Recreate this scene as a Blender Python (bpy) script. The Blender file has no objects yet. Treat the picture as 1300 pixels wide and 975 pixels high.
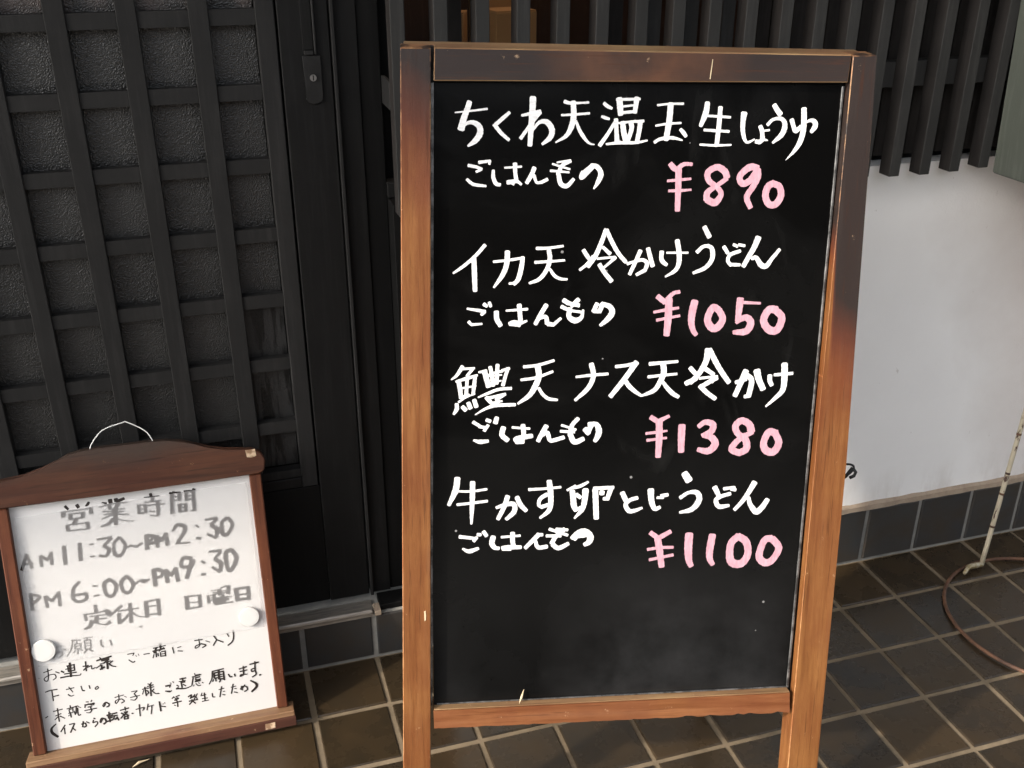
import bpy, bmesh, math, random
from mathutils import Vector, Matrix
random.seed(7)
scene = bpy.context.scene
C = scene.collection
PI = math.pi

# ---------------------------------------------------------------- camera
cam_d = bpy.data.cameras.new("camera"); cam = bpy.data.objects.new("camera", cam_d); C.objects.link(cam)
YAW, PITCH, ROLL = 0.29912, 0.44579, 0.00135
f = Vector((math.sin(YAW)*math.cos(PITCH), math.cos(YAW)*math.cos(PITCH), -math.sin(PITCH)))
r0 = Vector((math.cos(YAW), -math.sin(YAW), 0)); u0 = r0.cross(f)
rr = r0*math.cos(ROLL)+u0*math.sin(ROLL); uu = -r0*math.sin(ROLL)+u0*math.cos(ROLL)
cam.matrix_world = Matrix(((rr.x,uu.x,-f.x,-0.08304),(rr.y,uu.y,-f.y,-1.74478),(rr.z,uu.z,-f.z,1.47806),(0,0,0,1)))
cam_d.sensor_width = 36; cam_d.lens = 1299.64/1300*36; cam_d.clip_start = .05; cam_d.clip_end = 500
scene.camera = cam

# ---------------------------------------------------------------- light
SUN_EL = math.radians(32); SUN_AZ = Vector((-.96, -.28))   # where the sun stands, seen from the scene
w = bpy.data.worlds.new("World"); scene.world = w; w.use_nodes = True
nt = w.node_tree; bg = nt.nodes['Background']; sky = nt.nodes.new('ShaderNodeTexSky')
sky.sky_type = 'NISHITA'; sky.sun_disc = False; sky.sun_elevation = SUN_EL
sky.sun_rotation = math.atan2(SUN_AZ.x, SUN_AZ.y); sky.air_density = 1.0; sky.dust_density = 4.0; sky.ozone_density = .6
hs = nt.nodes.new('ShaderNodeHueSaturation'); hs.inputs['Saturation'].default_value = .30
nt.links.new(sky.outputs[0], hs.inputs['Color']); nt.links.new(hs.outputs[0], bg.inputs[0]); bg.inputs[1].default_value = .15
sl = bpy.data.lights.new("sun", 'SUN'); sl.energy = 1.6; sl.angle = math.radians(1.5); sl.color = (1, .88, .74)
so = bpy.data.objects.new("sun", sl); C.objects.link(so)
sd = Vector((-SUN_AZ.x*math.cos(SUN_EL), -SUN_AZ.y*math.cos(SUN_EL), -math.sin(SUN_EL)))
so.rotation_euler = sd.to_track_quat('-Z', 'Y').to_euler(); so.location = (-3, -2, 4)
scene.view_settings.view_transform = 'Standard'; scene.view_settings.look = 'None'
scene.view_settings.exposure = 1.35; scene.view_settings.gamma = 1; scene.view_settings.use_curve_mapping = False

# ---------------------------------------------------------------- materials
class N:
    """small helper around a material's node tree"""
    def __init__(s, name, rough=.6, spec=.5, metal=0):
        s.m = bpy.data.materials.new(name); s.m.use_nodes = True; s.t = s.m.node_tree
        s.b = s.t.nodes['Principled BSDF']; s.b.inputs['Roughness'].default_value = rough
        s.b.inputs['Specular IOR Level'].default_value = spec; s.b.inputs['Metallic'].default_value = metal
    def n(s, typ, **k):
        o = s.t.nodes.new(typ)
        for a, v in k.items(): setattr(o, a, v)
        return o
    def l(s, a, b): s.t.links.new(a, b)
    def coord(s, kind='Object', scale=(1,1,1)):
        tc = s.n('ShaderNodeTexCoord'); mp = s.n('ShaderNodeMapping'); mp.inputs['Scale'].default_value = scale
        s.l(tc.outputs[kind], mp.inputs[0]); return mp.outputs[0]
    def noise(s, sc, det=4, rough=.6, coord=None, dist=0):
        o = s.n('ShaderNodeTexNoise'); o.inputs['Scale'].default_value = sc; o.inputs['Detail'].default_value = det
        o.inputs['Roughness'].default_value = rough; o.inputs['Distortion'].default_value = dist
        if coord is not None: s.l(coord, o.inputs['Vector'])
        return o.outputs['Fac']
    def ramp(s, fac, stops, interp='LINEAR'):
        o = s.n('ShaderNodeValToRGB'); o.color_ramp.interpolation = interp; el = o.color_ramp.elements
        while len(el) < len(stops): el.new(.5)
        for e, (p, c) in zip(el, stops): e.position = p; e.color = (c[0], c[1], c[2], 1) if isinstance(c, tuple) else (c, c, c, 1)
        s.l(fac, o.inputs[0]); return o.outputs[0]
    def mix(s, fac, a, b, mode='MIX'):
        o = s.n('ShaderNodeMix', data_type='RGBA', blend_type=mode)
        for k, v in ((0, fac), (6, a), (7, b)):
            if isinstance(v, (int, float)): o.inputs[k].default_value = v if k == 0 else (v, v, v, 1)
            elif isinstance(v, tuple): o.inputs[k].default_value = (*v, 1)
            else: s.l(v, o.inputs[k])
        return o.outputs[2]
    def math(s, op, a, b=0.0, c=0.0):
        o = s.n('ShaderNodeMath', operation=op)
        for k, v in enumerate((a, b, c)):
            if isinstance(v, (int, float)): o.inputs[k].default_value = v
            else: s.l(v, o.inputs[k])
        return o.outputs[0]
    def sep(s, v):
        o = s.n('ShaderNodeSeparateXYZ'); s.l(v, o.inputs[0]); return o.outputs
    def bump(s, h, st=.2, dist=.002):
        o = s.n('ShaderNodeBump'); o.inputs['Strength'].default_value = st; o.inputs['Distance'].default_value = dist
        s.l(h, o.inputs['Height']); s.l(o.outputs[0], s.b.inputs['Normal'])
    def color(s, c):
        if isinstance(c, tuple): s.b.inputs['Base Color'].default_value = (*c, 1)
        else: s.l(c, s.b.inputs['Base Color'])
        return s
    def rough(s, v): s.l(v, s.b.inputs['Roughness'])

def wood_mat(name, light, dark, tint=None, rough=.42, axis=1, worn=None):
    s = N(name, rough, .32); co = s.coord()
    sc = [60, 60, 60]; sc[axis] = 3.2
    g = s.n('ShaderNodeMapping'); g.inputs['Scale'].default_value = sc; s.l(co, g.inputs[0])
    grain = s.noise(1, 6, .65, g.outputs[0], .4); blot = s.noise(7, 4, .6, co); fine = s.noise(160, 3, .6, co)
    base = s.mix(s.ramp(grain, [(.36, 0.0), (.62, 1.0)]), dark, light)
    base = s.mix(s.ramp(blot, [(.30, .0), (.68, .85)]), base, (light[0]*.52, light[1]*.36, light[2]*.40))
    base = s.mix(s.math('MULTIPLY', s.ramp(s.noise(1, 5, .7, s.coord('Object', tuple(14 if k != axis else 1.3 for k in range(3)))), [(.52, 0.0), (.72, 1.0)]), .5), base, (light[0]*1.15, light[1]*1.25, light[2]*1.3))
    if tint: base = tint(s, co, base, blot, grain)
    pore = s.ramp(s.noise(1, 3, .7, s.coord('Object', tuple(260 if k != axis else 9 for k in range(3)))), [(.58, 0.0), (.68, 1.0)])
    base = s.mix(s.math('MULTIPLY', pore, .55), base, (dark[0]*.4, dark[1]*.35, dark[2]*.35))
    specks = s.ramp(s.noise(48, 6, .75, co), [(.66, 0.0), (.71, 1.0)])
    base = s.mix(s.math('MULTIPLY', specks, .45), base, worn or (.62, .42, .26))
    s.color(base); s.rough(s.ramp(grain, [(.2, rough-.08), (.8, rough+.15)]))
    s.bump(s.math('ADD', s.math('MULTIPLY', grain, .9), s.math('MULTIPLY', fine, .5)), .4, .0016)
    return s.m

def board_tint(s, co, base, blot, grain):
    # dark tone on the upper part of the frame, fading to orange lower down
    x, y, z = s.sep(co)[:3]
    edge = s.math('MULTIPLY_ADD', x, -.44, 1.07)                 # height where the dark tone ends, falls to the right
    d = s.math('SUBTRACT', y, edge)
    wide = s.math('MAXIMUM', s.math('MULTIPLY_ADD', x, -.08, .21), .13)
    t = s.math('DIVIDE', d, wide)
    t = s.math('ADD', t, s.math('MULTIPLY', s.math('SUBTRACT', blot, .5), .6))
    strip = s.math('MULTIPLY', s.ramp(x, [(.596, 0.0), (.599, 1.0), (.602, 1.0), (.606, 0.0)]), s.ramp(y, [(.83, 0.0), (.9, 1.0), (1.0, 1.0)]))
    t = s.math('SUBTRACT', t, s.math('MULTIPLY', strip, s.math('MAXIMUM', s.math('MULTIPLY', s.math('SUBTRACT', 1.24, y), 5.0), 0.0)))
    # brown patch in the middle of the top rail
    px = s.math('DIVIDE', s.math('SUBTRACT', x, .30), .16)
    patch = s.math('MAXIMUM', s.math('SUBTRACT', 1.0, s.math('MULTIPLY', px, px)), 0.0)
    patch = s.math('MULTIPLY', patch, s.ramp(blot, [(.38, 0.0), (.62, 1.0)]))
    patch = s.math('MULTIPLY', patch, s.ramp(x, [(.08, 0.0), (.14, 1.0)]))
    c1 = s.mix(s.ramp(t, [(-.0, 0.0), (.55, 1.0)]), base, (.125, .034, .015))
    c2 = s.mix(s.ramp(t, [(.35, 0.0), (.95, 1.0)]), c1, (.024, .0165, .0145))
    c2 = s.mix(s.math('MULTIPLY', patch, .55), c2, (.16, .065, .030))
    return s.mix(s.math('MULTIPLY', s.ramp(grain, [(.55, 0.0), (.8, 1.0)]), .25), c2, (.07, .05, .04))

M = {}
M['board_wood'] = wood_mat('varnished board wood', (.240, .102, .031), (.125, .045, .013), board_tint)
M['board_wood_h'] = wood_mat('varnished board wood rail', (.26, .108, .042), (.15, .056, .019), board_tint, axis=0)
def edge_tint(s, co, base, blot, grain):
    under = board_tint(s, co, s.mix(blot, (.30, .12, .04), (.20, .07, .025)), blot, grain)
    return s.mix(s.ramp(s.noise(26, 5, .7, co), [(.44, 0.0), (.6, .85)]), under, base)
M['worn_edge'] = wood_mat('worn bare edge wood', (.50, .29, .13), (.32, .16, .07), edge_tint)
M['worn_edge_h'] = wood_mat('worn bare rail edge', (.36, .24, .12), (.17, .11, .05), axis=0)
def crest_stain(s, co, base, blot, grain):
    x, y, z = s.sep(co)[:3]
    t = s.math('ADD', s.math('DIVIDE', s.math('SUBTRACT', y, .545), .05), s.math('MULTIPLY', s.math('SUBTRACT', blot, .5), 1.6))
    return s.mix(s.ramp(t, [(.1, 0.0), (.9, .75)]), base, (.045, .035, .028))
M['sign_wood'] = wood_mat('reddish brown sign wood', (.100, .038, .018), (.046, .020, .012), crest_stain, axis=0, rough=.5, worn=(.45, .25, .12))
M['sign_wood_v'] = wood_mat('reddish brown sign stile', (.15, .050, .020), (.055, .020, .011), rough=.5)
M['shelf_wood'] = wood_mat('bare shelf wood', (.30, .19, .10), (.19, .11, .055), axis=0, rough=.6)
M['shelf_front'] = wood_mat('dark shelf front wood', (.10, .040, .024), (.05, .022, .014), axis=0, rough=.5)

s = N('black board surface', .22, .14); co = s.coord()
sm = s.noise(3.2, 5, .6, co, 1.2); st = s.noise(1, 5, .6, s.coord('Object', (30, 5, 5)))
col = s.mix(s.ramp(sm, [(.45, 0.0), (.8, .8)]), (.002, .002, .002), (.006, .006, .0059))
v = s.n('ShaderNodeTexVoronoi'); v.inputs['Scale'].default_value = 26; s.l(co, v.inputs['Vector'])
rnd = s.sep(v.outputs['Color'])[0]
dot = s.math('MULTIPLY', s.math('LESS_THAN', v.outputs['Distance'], s.math('MULTIPLY_ADD', rnd, .07, -.01)), s.math('GREATER_THAN', rnd, .55))
col = s.mix(s.math('MULTIPLY', dot, .4), col, (.5, .5, .5))
xx, yy, zz = s.sep(co)[:3]
low = s.ramp(yy, [(.27, 1.0), (.58, 0.0)])
low = s.math('MULTIPLY', low, s.ramp(xx, [(.0, .45), (.16, .1), (.3, 1.0), (.55, .8), (.6, .3)]))
sm2 = s.ramp(s.noise(1, 4, .5, s.coord('Object', (7, 2.2, 2)), 1.6), [(.60, 0.0), (.75, 1.0)])
col = s.mix(s.math('MULTIPLY', sm2, .5), col, (.018, .018, .0175))
dust = s.math('MULTIPLY', low, s.ramp(s.noise(9, 5, .65, co), [(.3, .2), (.75, 1.0)]))
col = s.mix(s.math('MULTIPLY', dust, .55), col, (.055, .056, .058))
s.color(col); s.rough(s.ramp(sm, [(.3, .16), (.8, .34)])); M['board'] = s.m

s = N('white paint marker', .5, .3); co = s.coord()
s.color(s.mix(s.ramp(s.noise(1, 5, .65, s.coord('Object', (70, 260, 60))), [(.42, 0.0), (.75, 1.0)]), (.80, .80, .80), (.54, .54, .55))); M['white_ink'] = s.m
s = N('pink paint marker', .5, .3)
s.color(s.mix(s.ramp(s.noise(1, 4, .6, s.coord('Object', (260, 60, 60))), [(.35, 0.0), (.7, 1.0)]), (.62, .36, .425), (.44, .235, .29))); M['pink_ink'] = s.m
s = N('black marker ink', .5, .3)
s.color(s.mix(s.ramp(s.noise(150, 3, .6, s.coord()), [(.35, 0.0), (.75, 1.0)]), (.012, .010, .009), (.05, .04, .036))); M['black_ink'] = s.m
s = N('grey metal trim', .38, .5, .6)
s.color(s.mix(s.ramp(s.noise(30, 5, .7, s.coord()), [(.4, 0.0), (.6, 1.0)]), (.05, .05, .05), (.24, .24, .24))); M['trim'] = s.m
s = N('white enamel board', .3, .5)
s.color(s.mix(s.ramp(s.noise(4, 4, .5, s.coord()), [(.3, 0.0), (.8, 1.0)]), (.66, .655, .645), (.60, .60, .60))); M['whiteboard'] = s.m
# thin frosted sheet
s = N('frosted plastic sheet', .35, .4)
s.color(s.mix(s.noise(3, 3, .5, s.coord()), (.88, .88, .88), (.84, .84, .85)))
tr = s.n('ShaderNodeBsdfTransparent'); mx = s.n('ShaderNodeMixShader'); mx.inputs[0].default_value = .68
tl = s.n('ShaderNodeBsdfTranslucent'); tl.inputs[0].default_value = (.95, .95, .95, 1); m2 = s.n('ShaderNodeMixShader'); m2.inputs[0].default_value = .45
s.l(s.b.outputs[0], m2.inputs[1]); s.l(tl.outputs[0], m2.inputs[2]); s.l(m2.outputs[0], mx.inputs[1]); s.l(tr.outputs[0], mx.inputs[2]); s.l(mx.outputs[0], s.t.nodes['Material Output'].inputs[0])
M['film'] = s.m
s = N('white plastic magnet', .35, .4); s.color((.66, .66, .65)); M['magnet'] = s.m
s = N('white coated wire', .4, .5); s.color((.85, .85, .82)); M['wire'] = s.m
s = N('tan paper sticker', .8, .2)
s.color(s.mix(s.ramp(s.noise(90, 4, .6, s.coord()), [(.45, 0.0), (.6, 1.0)]), (.58, .44, .30), (.25, .15, .09))); M['sticker'] = s.m
s = N('dark sticker print', .8, .2); s.color((.10, .06, .04)); M['sticker_print'] = s.m

def paint(name, a, b, rough, bumpst=.15, sc=14, streak=None):
    s = N(name, rough+.08, .2); co = s.coord()
    c = s.mix(s.ramp(s.noise(sc, 5, .65, co), [(.3, 0.0), (.75, 1.0)]), a, b)
    oi = s.n('ShaderNodeObjectInfo'); c = s.mix(s.math('MULTIPLY', oi.outputs['Random'], .30), c, tuple(x*.45 for x in a))
    gr = s.noise(1, 5, .7, s.coord('Object', (90, 90, 5))); c = s.mix(s.math('MULTIPLY', s.ramp(gr, [(.5, 0.0), (.7, 1.0)]), .35), c, tuple(x*1.7+.004 for x in b))
    dust = s.ramp(s.noise(70, 5, .75, co), [(.70, 0.0), (.77, 1.0)])
    c = s.mix(s.math('MULTIPLY', dust, .35), c, tuple(min(1, x*3+.05) for x in b))
    s.color(c); s.bump(s.math('ADD', s.noise(240, 3, .6, co), gr), bumpst*1.5, .0008); return s.m
M['door_black'] = paint('black painted door wood', (.005, .005, .005), (.0085, .0085, .0084), .55)
M['lattice_black'] = paint('dark grey painted lattice', (.0145, .0145, .0145), (.021, .0205, .020), .6)
M['door_dark'] = paint('deep black door skirting', (.0015, .0015, .0015), (.003, .003, .003), .6)
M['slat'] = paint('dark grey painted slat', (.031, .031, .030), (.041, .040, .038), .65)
M['slat_inner'] = paint('dark inner slat', (.020, .018, .017), (.034, .030, .028), .65)  # inner slats, and the painted shade on the outer slats' sides
M['slat_inner_grey'] = paint('grey inner slat', (.045, .045, .044), (.060, .060, .058), .65)  # lighter copy for three inner slats, light put into the colour
M['void'] = paint('black recess board', (.006, .006, .006), (.009, .009, .009), .8)
M['brown_board'] = paint('dark brown interior board', (.030, .016, .011), (.045, .022, .014), .7)
M['end_grain'] = paint('weathered slat end', (.05, .045, .04), (.22, .20, .17), .8, sc=60)
M['meter'] = paint('grey green enamel', (.100, .110, .092), (.115, .126, .106), .45, .05, 5)
M['metal_black'] = paint('black iron', (.014, .014, .014), (.03, .03, .03), .4)
M['key'] = N('worn key metal', .35, .5, .9).color((.30, .30, .30)).m
s = N('steel sill rail', .34, .5, .7)
s.color(s.mix(s.ramp(s.noise(12, 4, .6, s.coord('Object', (2, 20, 20))), [(.3, 0.0), (.7, 1.0)]), (.62, .57, .50), (.30, .28, .25))); M['steel'] = s.m

# pebbled door glass
s = N('pebbled dark glass', .30, .5); co = s.coord()
v = s.n('ShaderNodeTexVoronoi', feature='SMOOTH_F1'); v.inputs['Scale'].default_value = 430; v.inputs['Smoothness'].default_value = .6
wv = s.n('ShaderNodeVectorMath', operation='ADD'); nz = s.n('ShaderNodeTexNoise'); nz.inputs['Scale'].default_value = 120
sc_ = s.n('ShaderNodeVectorMath', operation='SCALE'); sc_.inputs['Scale'].default_value = .006
s.l(co, nz.inputs['Vector']); s.l(nz.outputs['Color'], sc_.inputs[0]); s.l(co, wv.inputs[0]); s.l(sc_.outputs[0], wv.inputs[1]); s.l(wv.outputs[0], v.inputs['Vector'])
x_, y_, z_ = s.sep(co)[:3]
cl = s.mix(s.ramp(s.noise(9, 5, .6, co), [(.3, 0.0), (.75, 1.0)]), (.015, .015, .0148), (.028, .0275, .026))
cl = s.mix(s.ramp(s.math('MULTIPLY', .5, s.math('ADD', z_, s.math('MULTIPLY', s.math('SUBTRACT', s.noise(14, 4, .6, co), .5), .16))), [(.55, 0.0), (.655, 0.0), (.68, 1.0)]), cl, (.10, .074, .066))  # warm reflection near the top painted into the glass colour
wet = s.ramp(s.noise(1, 4, .6, s.coord('Object', (46, 1, 3.5))), [(.5, 0.0), (.56, 1.0)])
s.color(cl); s.b.inputs['Specular IOR Level'].default_value = .55
s.bump(v.outputs['Distance'], .5, .003)
M['glass'] = s.m
s = N('stained pebbled glass', .42, .4); co = s.coord()
cl = s.mix(s.ramp(s.noise(1, 5, .65, s.coord('Object', (52, 1, 5)), .6), [(.44, 0.0), (.52, 1.0)]), (.004, .004, .004), (.026, .026, .026))
s.color(cl); s.bump(s.noise(260, 3, .6, co), .5, .003); M['glass_stained'] = s.m
M['window_glass'] = N('clear window glass', .08, .5).m
gm = M['window_glass']; gt = gm.node_tree; b_ = gt.nodes['Principled BSDF']; b_.inputs['Base Color'].default_value = (.02, .02, .02, 1)
tr = gt.nodes.new('ShaderNodeBsdfTransparent'); mx = gt.nodes.new('ShaderNodeMixShader'); mx.inputs[0].default_value = .88
gt.links.new(b_.outputs[0], mx.inputs[1]); gt.links.new(tr.outputs[0], mx.inputs[2]); gt.links.new(mx.outputs[0], gt.nodes['Material Output'].inputs[0])

# plaster
s = N('white plaster', .75, .25); co = s.coord(); x_, y_, z_ = s.sep(co)[:3]
c = s.mix(s.ramp(s.noise(3, 5, .55, co), [(.3, 0.0), (.8, 1.0)]), (.90, .895, .885), (.84, .835, .825))
right_tone = s.math('MULTIPLY', s.ramp(x_, [(.0, 0.0), (1, 1.0)]), 1.0)
d1 = s.math('MULTIPLY', s.math('SUBTRACT', x_, 1.33), 3.2)       # brownish tone growing toward the upper right
d2 = s.math('MULTIPLY', s.math('SUBTRACT', z_, .55), 1.35)
sm = s.math('ADD', s.math('MULTIPLY', d1, 1.0), s.math('SUBTRACT', d2, .45))
sm = s.math('ADD', sm, s.math('MULTIPLY', s.math('SUBTRACT', s.noise(5, 4, .6, co), .5), .7))
c = s.mix(s.ramp(sm, [(.05, 0.0), (1.0, .6)]), c, (.46, .38, .34))
ck = s.n('ShaderNodeTexVoronoi', feature='DISTANCE_TO_EDGE'); ck.inputs['Scale'].default_value = 2.3
wn = s.n('ShaderNodeTexNoise'); wn.inputs['Scale'].default_value = 7; wn.inputs['Detail'].default_value = 6; s.l(co, wn.inputs['Vector']); wa = s.n('ShaderNodeVectorMath', operation='MULTIPLY_ADD'); wa.inputs[1].default_value = (.25, .25, .25); s.l(wn.outputs['Color'], wa.inputs[0]); s.l(co, wa.inputs[2]); s.l(wa.outputs[0], ck.inputs['Vector'])
ckf = s.math('MULTIPLY', s.ramp(ck.outputs['Distance'], [(.0, 1.0), (.006, 0.0)]), s.ramp(s.noise(2.2, 2, .5, co), [(.52, 0.0), (.62, 1.0)]))
sp = s.ramp(s.noise(38, 4, .7, s.coord('Object', (1.4, 1, .6))), [(.69, 0.0), (.73, 1.0)])
c = s.mix(s.math('MULTIPLY', sp, .35), c, (.40, .36, .32))
ft = s.ramp(z_, [(.155, 1.0), (.26, 0.0)])
c = s.mix(s.math('MULTIPLY', ft, s.ramp(s.noise(12, 5, .7, s.coord('Object', (1, 1, .35))), [(.45, 0.0), (.8, .6)])), c, (.42, .36, .30))
s.color(c); s.bump(s.math('ADD', s.noise(90, 5, .7, co), s.math('MULTIPLY', s.noise(9, 4, .6, co), .6)), .45, .002); M['plaster'] = s.m

def tile_mat(name, cols, rough):
    s = N(name, rough, .42); co = s.coord('Generated'); oi = s.n('ShaderNodeObjectInfo')
    wc = s.n('ShaderNodeVectorMath', operation='ADD'); cmb = s.n('ShaderNodeCombineXYZ')
    tc = s.n('ShaderNodeTexCoord'); s.l(tc.outputs['Object'], wc.inputs[0])
    off = s.math('MULTIPLY', oi.outputs['Random'], 40); s.l(off, cmb.inputs[0]); s.l(off, cmb.inputs[1]); s.l(cmb.outputs[0], wc.inputs[1]); w_ = wc.outputs[0]
    c = s.ramp(oi.outputs['Random'], [(i/(len(cols)-1), k) for i, k in enumerate(cols)])
    n1 = s.noise(12, 5, .6, w_)
    c = s.mix(s.ramp(n1, [(.35, 0.0), (.75, .55)]), c, (.052, .032, .0135))
    c = s.mix(s.math('MULTIPLY', s.ramp(s.noise(60, 4, .7, w_), [(.7, 0.0), (.75, 1.0)]), .25), c, (.22, .20, .17))
    s.color(c); s.rough(s.ramp(n1, [(.3, rough-.1), (.7, rough+.12)]))
    s.bump(s.math('ADD', s.noise(25, 4, .6, w_), s.math('MULTIPLY', s.noise(300, 2, .5, w_), .3)), .22, .0016); return s.m
M['tile'] = tile_mat('dark slate floor tile', [(.018, .015, .011), (.027, .0195, .011), (.014, .013, .0115), (.036, .0245, .0130), (.0165, .015, .0125)], .27)
M['wall_tile'] = tile_mat('dark slate wall tile', [(.034, .036, .038), (.041, .042, .042)], .45)
s = N('sandy grout', .9, .2); co = s.coord()
s.color(s.mix(s.ramp(s.noise(9, 6, .7, co), [(.3, 0.0), (.7, 1.0)]), (.105, .083, .056), (.23, .180, .120))); s.bump(s.noise(200, 3, .6, co), .4, .001); M['grout'] = s.m
s = N('grey wall grout', .9, .2); co = s.coord()
s.color(s.mix(s.ramp(s.noise(20, 6, .7, co), [(.3, 0.0), (.7, 1.0)]), (.20, .20, .19), (.32, .31, .28))); s.bump(s.noise(200, 3, .6, co), .4, .001); M['grout_wall'] = s.m
s = N('tan mortar ledge', .9, .2); co = s.coord()
s.color(s.mix(s.ramp(s.noise(25, 6, .7, co), [(.3, 0.0), (.7, 1.0)]), (.26, .20, .15), (.40, .32, .24))); s.bump(s.noise(120, 4, .7, co), .6, .002); M['mortar'] = s.m
s = N('pale concrete', .9, .2); s.color(s.mix(s.noise(3, 5, .6, s.coord()), (.34, .33, .31), (.42, .41, .39))); M['asphalt'] = s.m
s = N('rusty flaking paint', .6, .4); co = s.coord()
rm = s.ramp(s.noise(1, 5, .7, s.coord('Object', (60, 60, 22))), [(.58, 0.0), (.61, 1.0)])
s.color(s.mix(rm, (.44, .39, .29), (.07, .04, .03))); s.bump(rm, .6, .001); M['flaky'] = s.m
s = N('rust brown rod', .65, .4); co = s.coord()
s.color(s.mix(s.ramp(s.noise(22, 5, .7, co), [(.35, 0.0), (.7, 1.0)]), (.045, .024, .016), (.17, .080, .042))); M['rust'] = s.m
s = N('corroded clamp metal', .5, .4, .3)
s.color(s.mix(s.ramp(s.noise(90, 4, .7, s.coord()), [(.4, 0.0), (.6, 1.0)]), (.46, .42, .32), (.24, .18, .08))); M['clamp'] = s.m
s = N('cardboard', .8, .2); s.color(s.mix(s.noise(20, 4, .6, s.coord()), (.36, .20, .085), (.28, .15, .06))); M['card'] = s.m
s = N('cardboard print', .8, .2); s.color((.07, .035, .02)); M['card_print'] = s.m
s = N('dry straw', .7, .3); s.color((.62, .50, .33)); M['straw'] = s.m
s = N('eave board', .7, .3); s.color(s.mix(s.noise(6, 4, .6, s.coord()), (.10, .07, .05), (.06, .045, .03))); M['eave'] = s.m
s = N('weathered boarding', .85, .2); s.color(s.mix(s.noise(1, 4, .6, s.coord('Object', (1, 1, 14))), (.16, .13, .10), (.10, .085, .07))); M['opposite_wall'] = s.m
s = N('black rubber', .7, .3); s.color((.02, .02, .02)); M['rubber'] = s.m

# ---------------------------------------------------------------- helpers
def link(name, bm, mats, parent=None, label=None, smooth=False, kind=None):
    me = bpy.data.meshes.new(name); bmesh.ops.recalc_face_normals(bm, faces=bm.faces) if not getattr(bm, 'keep', False) else None
    bm.to_mesh(me); bm.free()
    for m in (mats if isinstance(mats, (list, tuple)) else [mats]): me.materials.append(M[m])
    if smooth:
        for p in me.polygons: p.use_smooth = True
    o = bpy.data.objects.new(name, me); C.objects.link(o)
    if parent: o.parent = parent
    if label: o['label'] = label
    if kind: o['kind'] = kind
    return o
def thing(name, label, cat, loc=(0,0,0), group=None, mw=None):
    o = bpy.data.objects.new(name, None); C.objects.link(o); o.empty_display_size = .05
    if mw is not None: o.matrix_world = mw
    else: o.location = loc
    o['label'] = label; o['category'] = cat
    if group: o['group'] = group
    return o
def bevel(bm, w, seg=1, mat=0):
    if w > 0:
        bmesh.ops.bevel(bm, geom=list(bm.edges), offset=w, segments=seg, affect='EDGES', profile=.6, material=mat if mat else -1, clamp_overlap=True)
def box(x0, x1, y0, y1, z0, z1, bv=0, mat=0, bm=None):
    b = bm or bmesh.new(); vs = [b.verts.new(p) for p in ((x0,y0,z0),(x1,y0,z0),(x1,y1,z0),(x0,y1,z0),(x0,y0,z1),(x1,y0,z1),(x1,y1,z1),(x0,y1,z1))]
    for q in ((0,3,2,1),(4,5,6,7),(0,1,5,4),(1,2,6,5),(2,3,7,6),(3,0,4,7)): b.faces.new([vs[i] for i in q])
    if bm is None: bevel(b, bv, 1, mat)
    return b
def prism(poly, w0, w1, bv=0, mat=0, bm=None):
    """outline in the thing's own xy plane, thickness along its z"""
    b = bm or bmesh.new(); n = len(poly)
    a = [b.verts.new((x, y, w0)) for x, y in poly]; c = [b.verts.new((x, y, w1)) for x, y in poly]
    b.faces.new(a[::-1]); b.faces.new(c)
    for i in range(n): b.faces.new((a[i], a[(i+1) % n], c[(i+1) % n], c[i]))
    if bm is None: bevel(b, bv, 1, mat)
    return b
def tube(pts, r, seg=10, bm=None, close=False, rfun=None):
    b = bm or bmesh.new(); pts = [Vector(p) for p in pts]; n = len(pts); rings = []; up = None
    for i, p in enumerate(pts):
        if close: t = pts[(i+1) % n]-pts[i-1]
        else: t = pts[min(i+1, n-1)]-pts[max(i-1, 0)]
        t.normalize()
        if up is None: up = Vector((0,0,1)) if abs(t.z) < .9 else Vector((1,0,0))
        s_ = t.cross(up).normalized(); up = s_.cross(t).normalized(); R = rfun(i/(n-1)) if rfun else r
        rings.append([b.verts.new(p+s_*math.cos(2*PI*k/seg)*R+up*math.sin(2*PI*k/seg)*R) for k in range(seg)])
    m = n if close else n-1
    for i in range(m):
        A, B2 = rings[i], rings[(i+1) % n]
        for k in range(seg): b.faces.new((A[k], A[(k+1) % seg], B2[(k+1) % seg], B2[k]))
    if not close: b.faces.new(rings[0][::-1]); b.faces.new(rings[-1])
    return b
def disc(cx, cy, w0, w1, r, seg=40, rb=.002):
    b = bmesh.new(); prof = [(r, w0), (r, w1-rb), (r-rb*.3, w1-rb*.3), (r-rb, w1), (0, w1)]; prev = None
    for R, w_ in prof:
        cur = [b.verts.new((cx+R*math.cos(2*PI*k/seg), cy+R*math.sin(2*PI*k/seg), w_)) for k in range(seg)] if R else [b.verts.new((cx, cy, w_))]
        if prev:
            for k in range(seg):
                if len(cur) > 1: b.faces.new((prev[k], prev[(k+1) % seg], cur[(k+1) % seg], cur[k]))
                else: b.faces.new((prev[k], prev[(k+1) % seg], cur[0]))
        prev = cur
    return b
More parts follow.
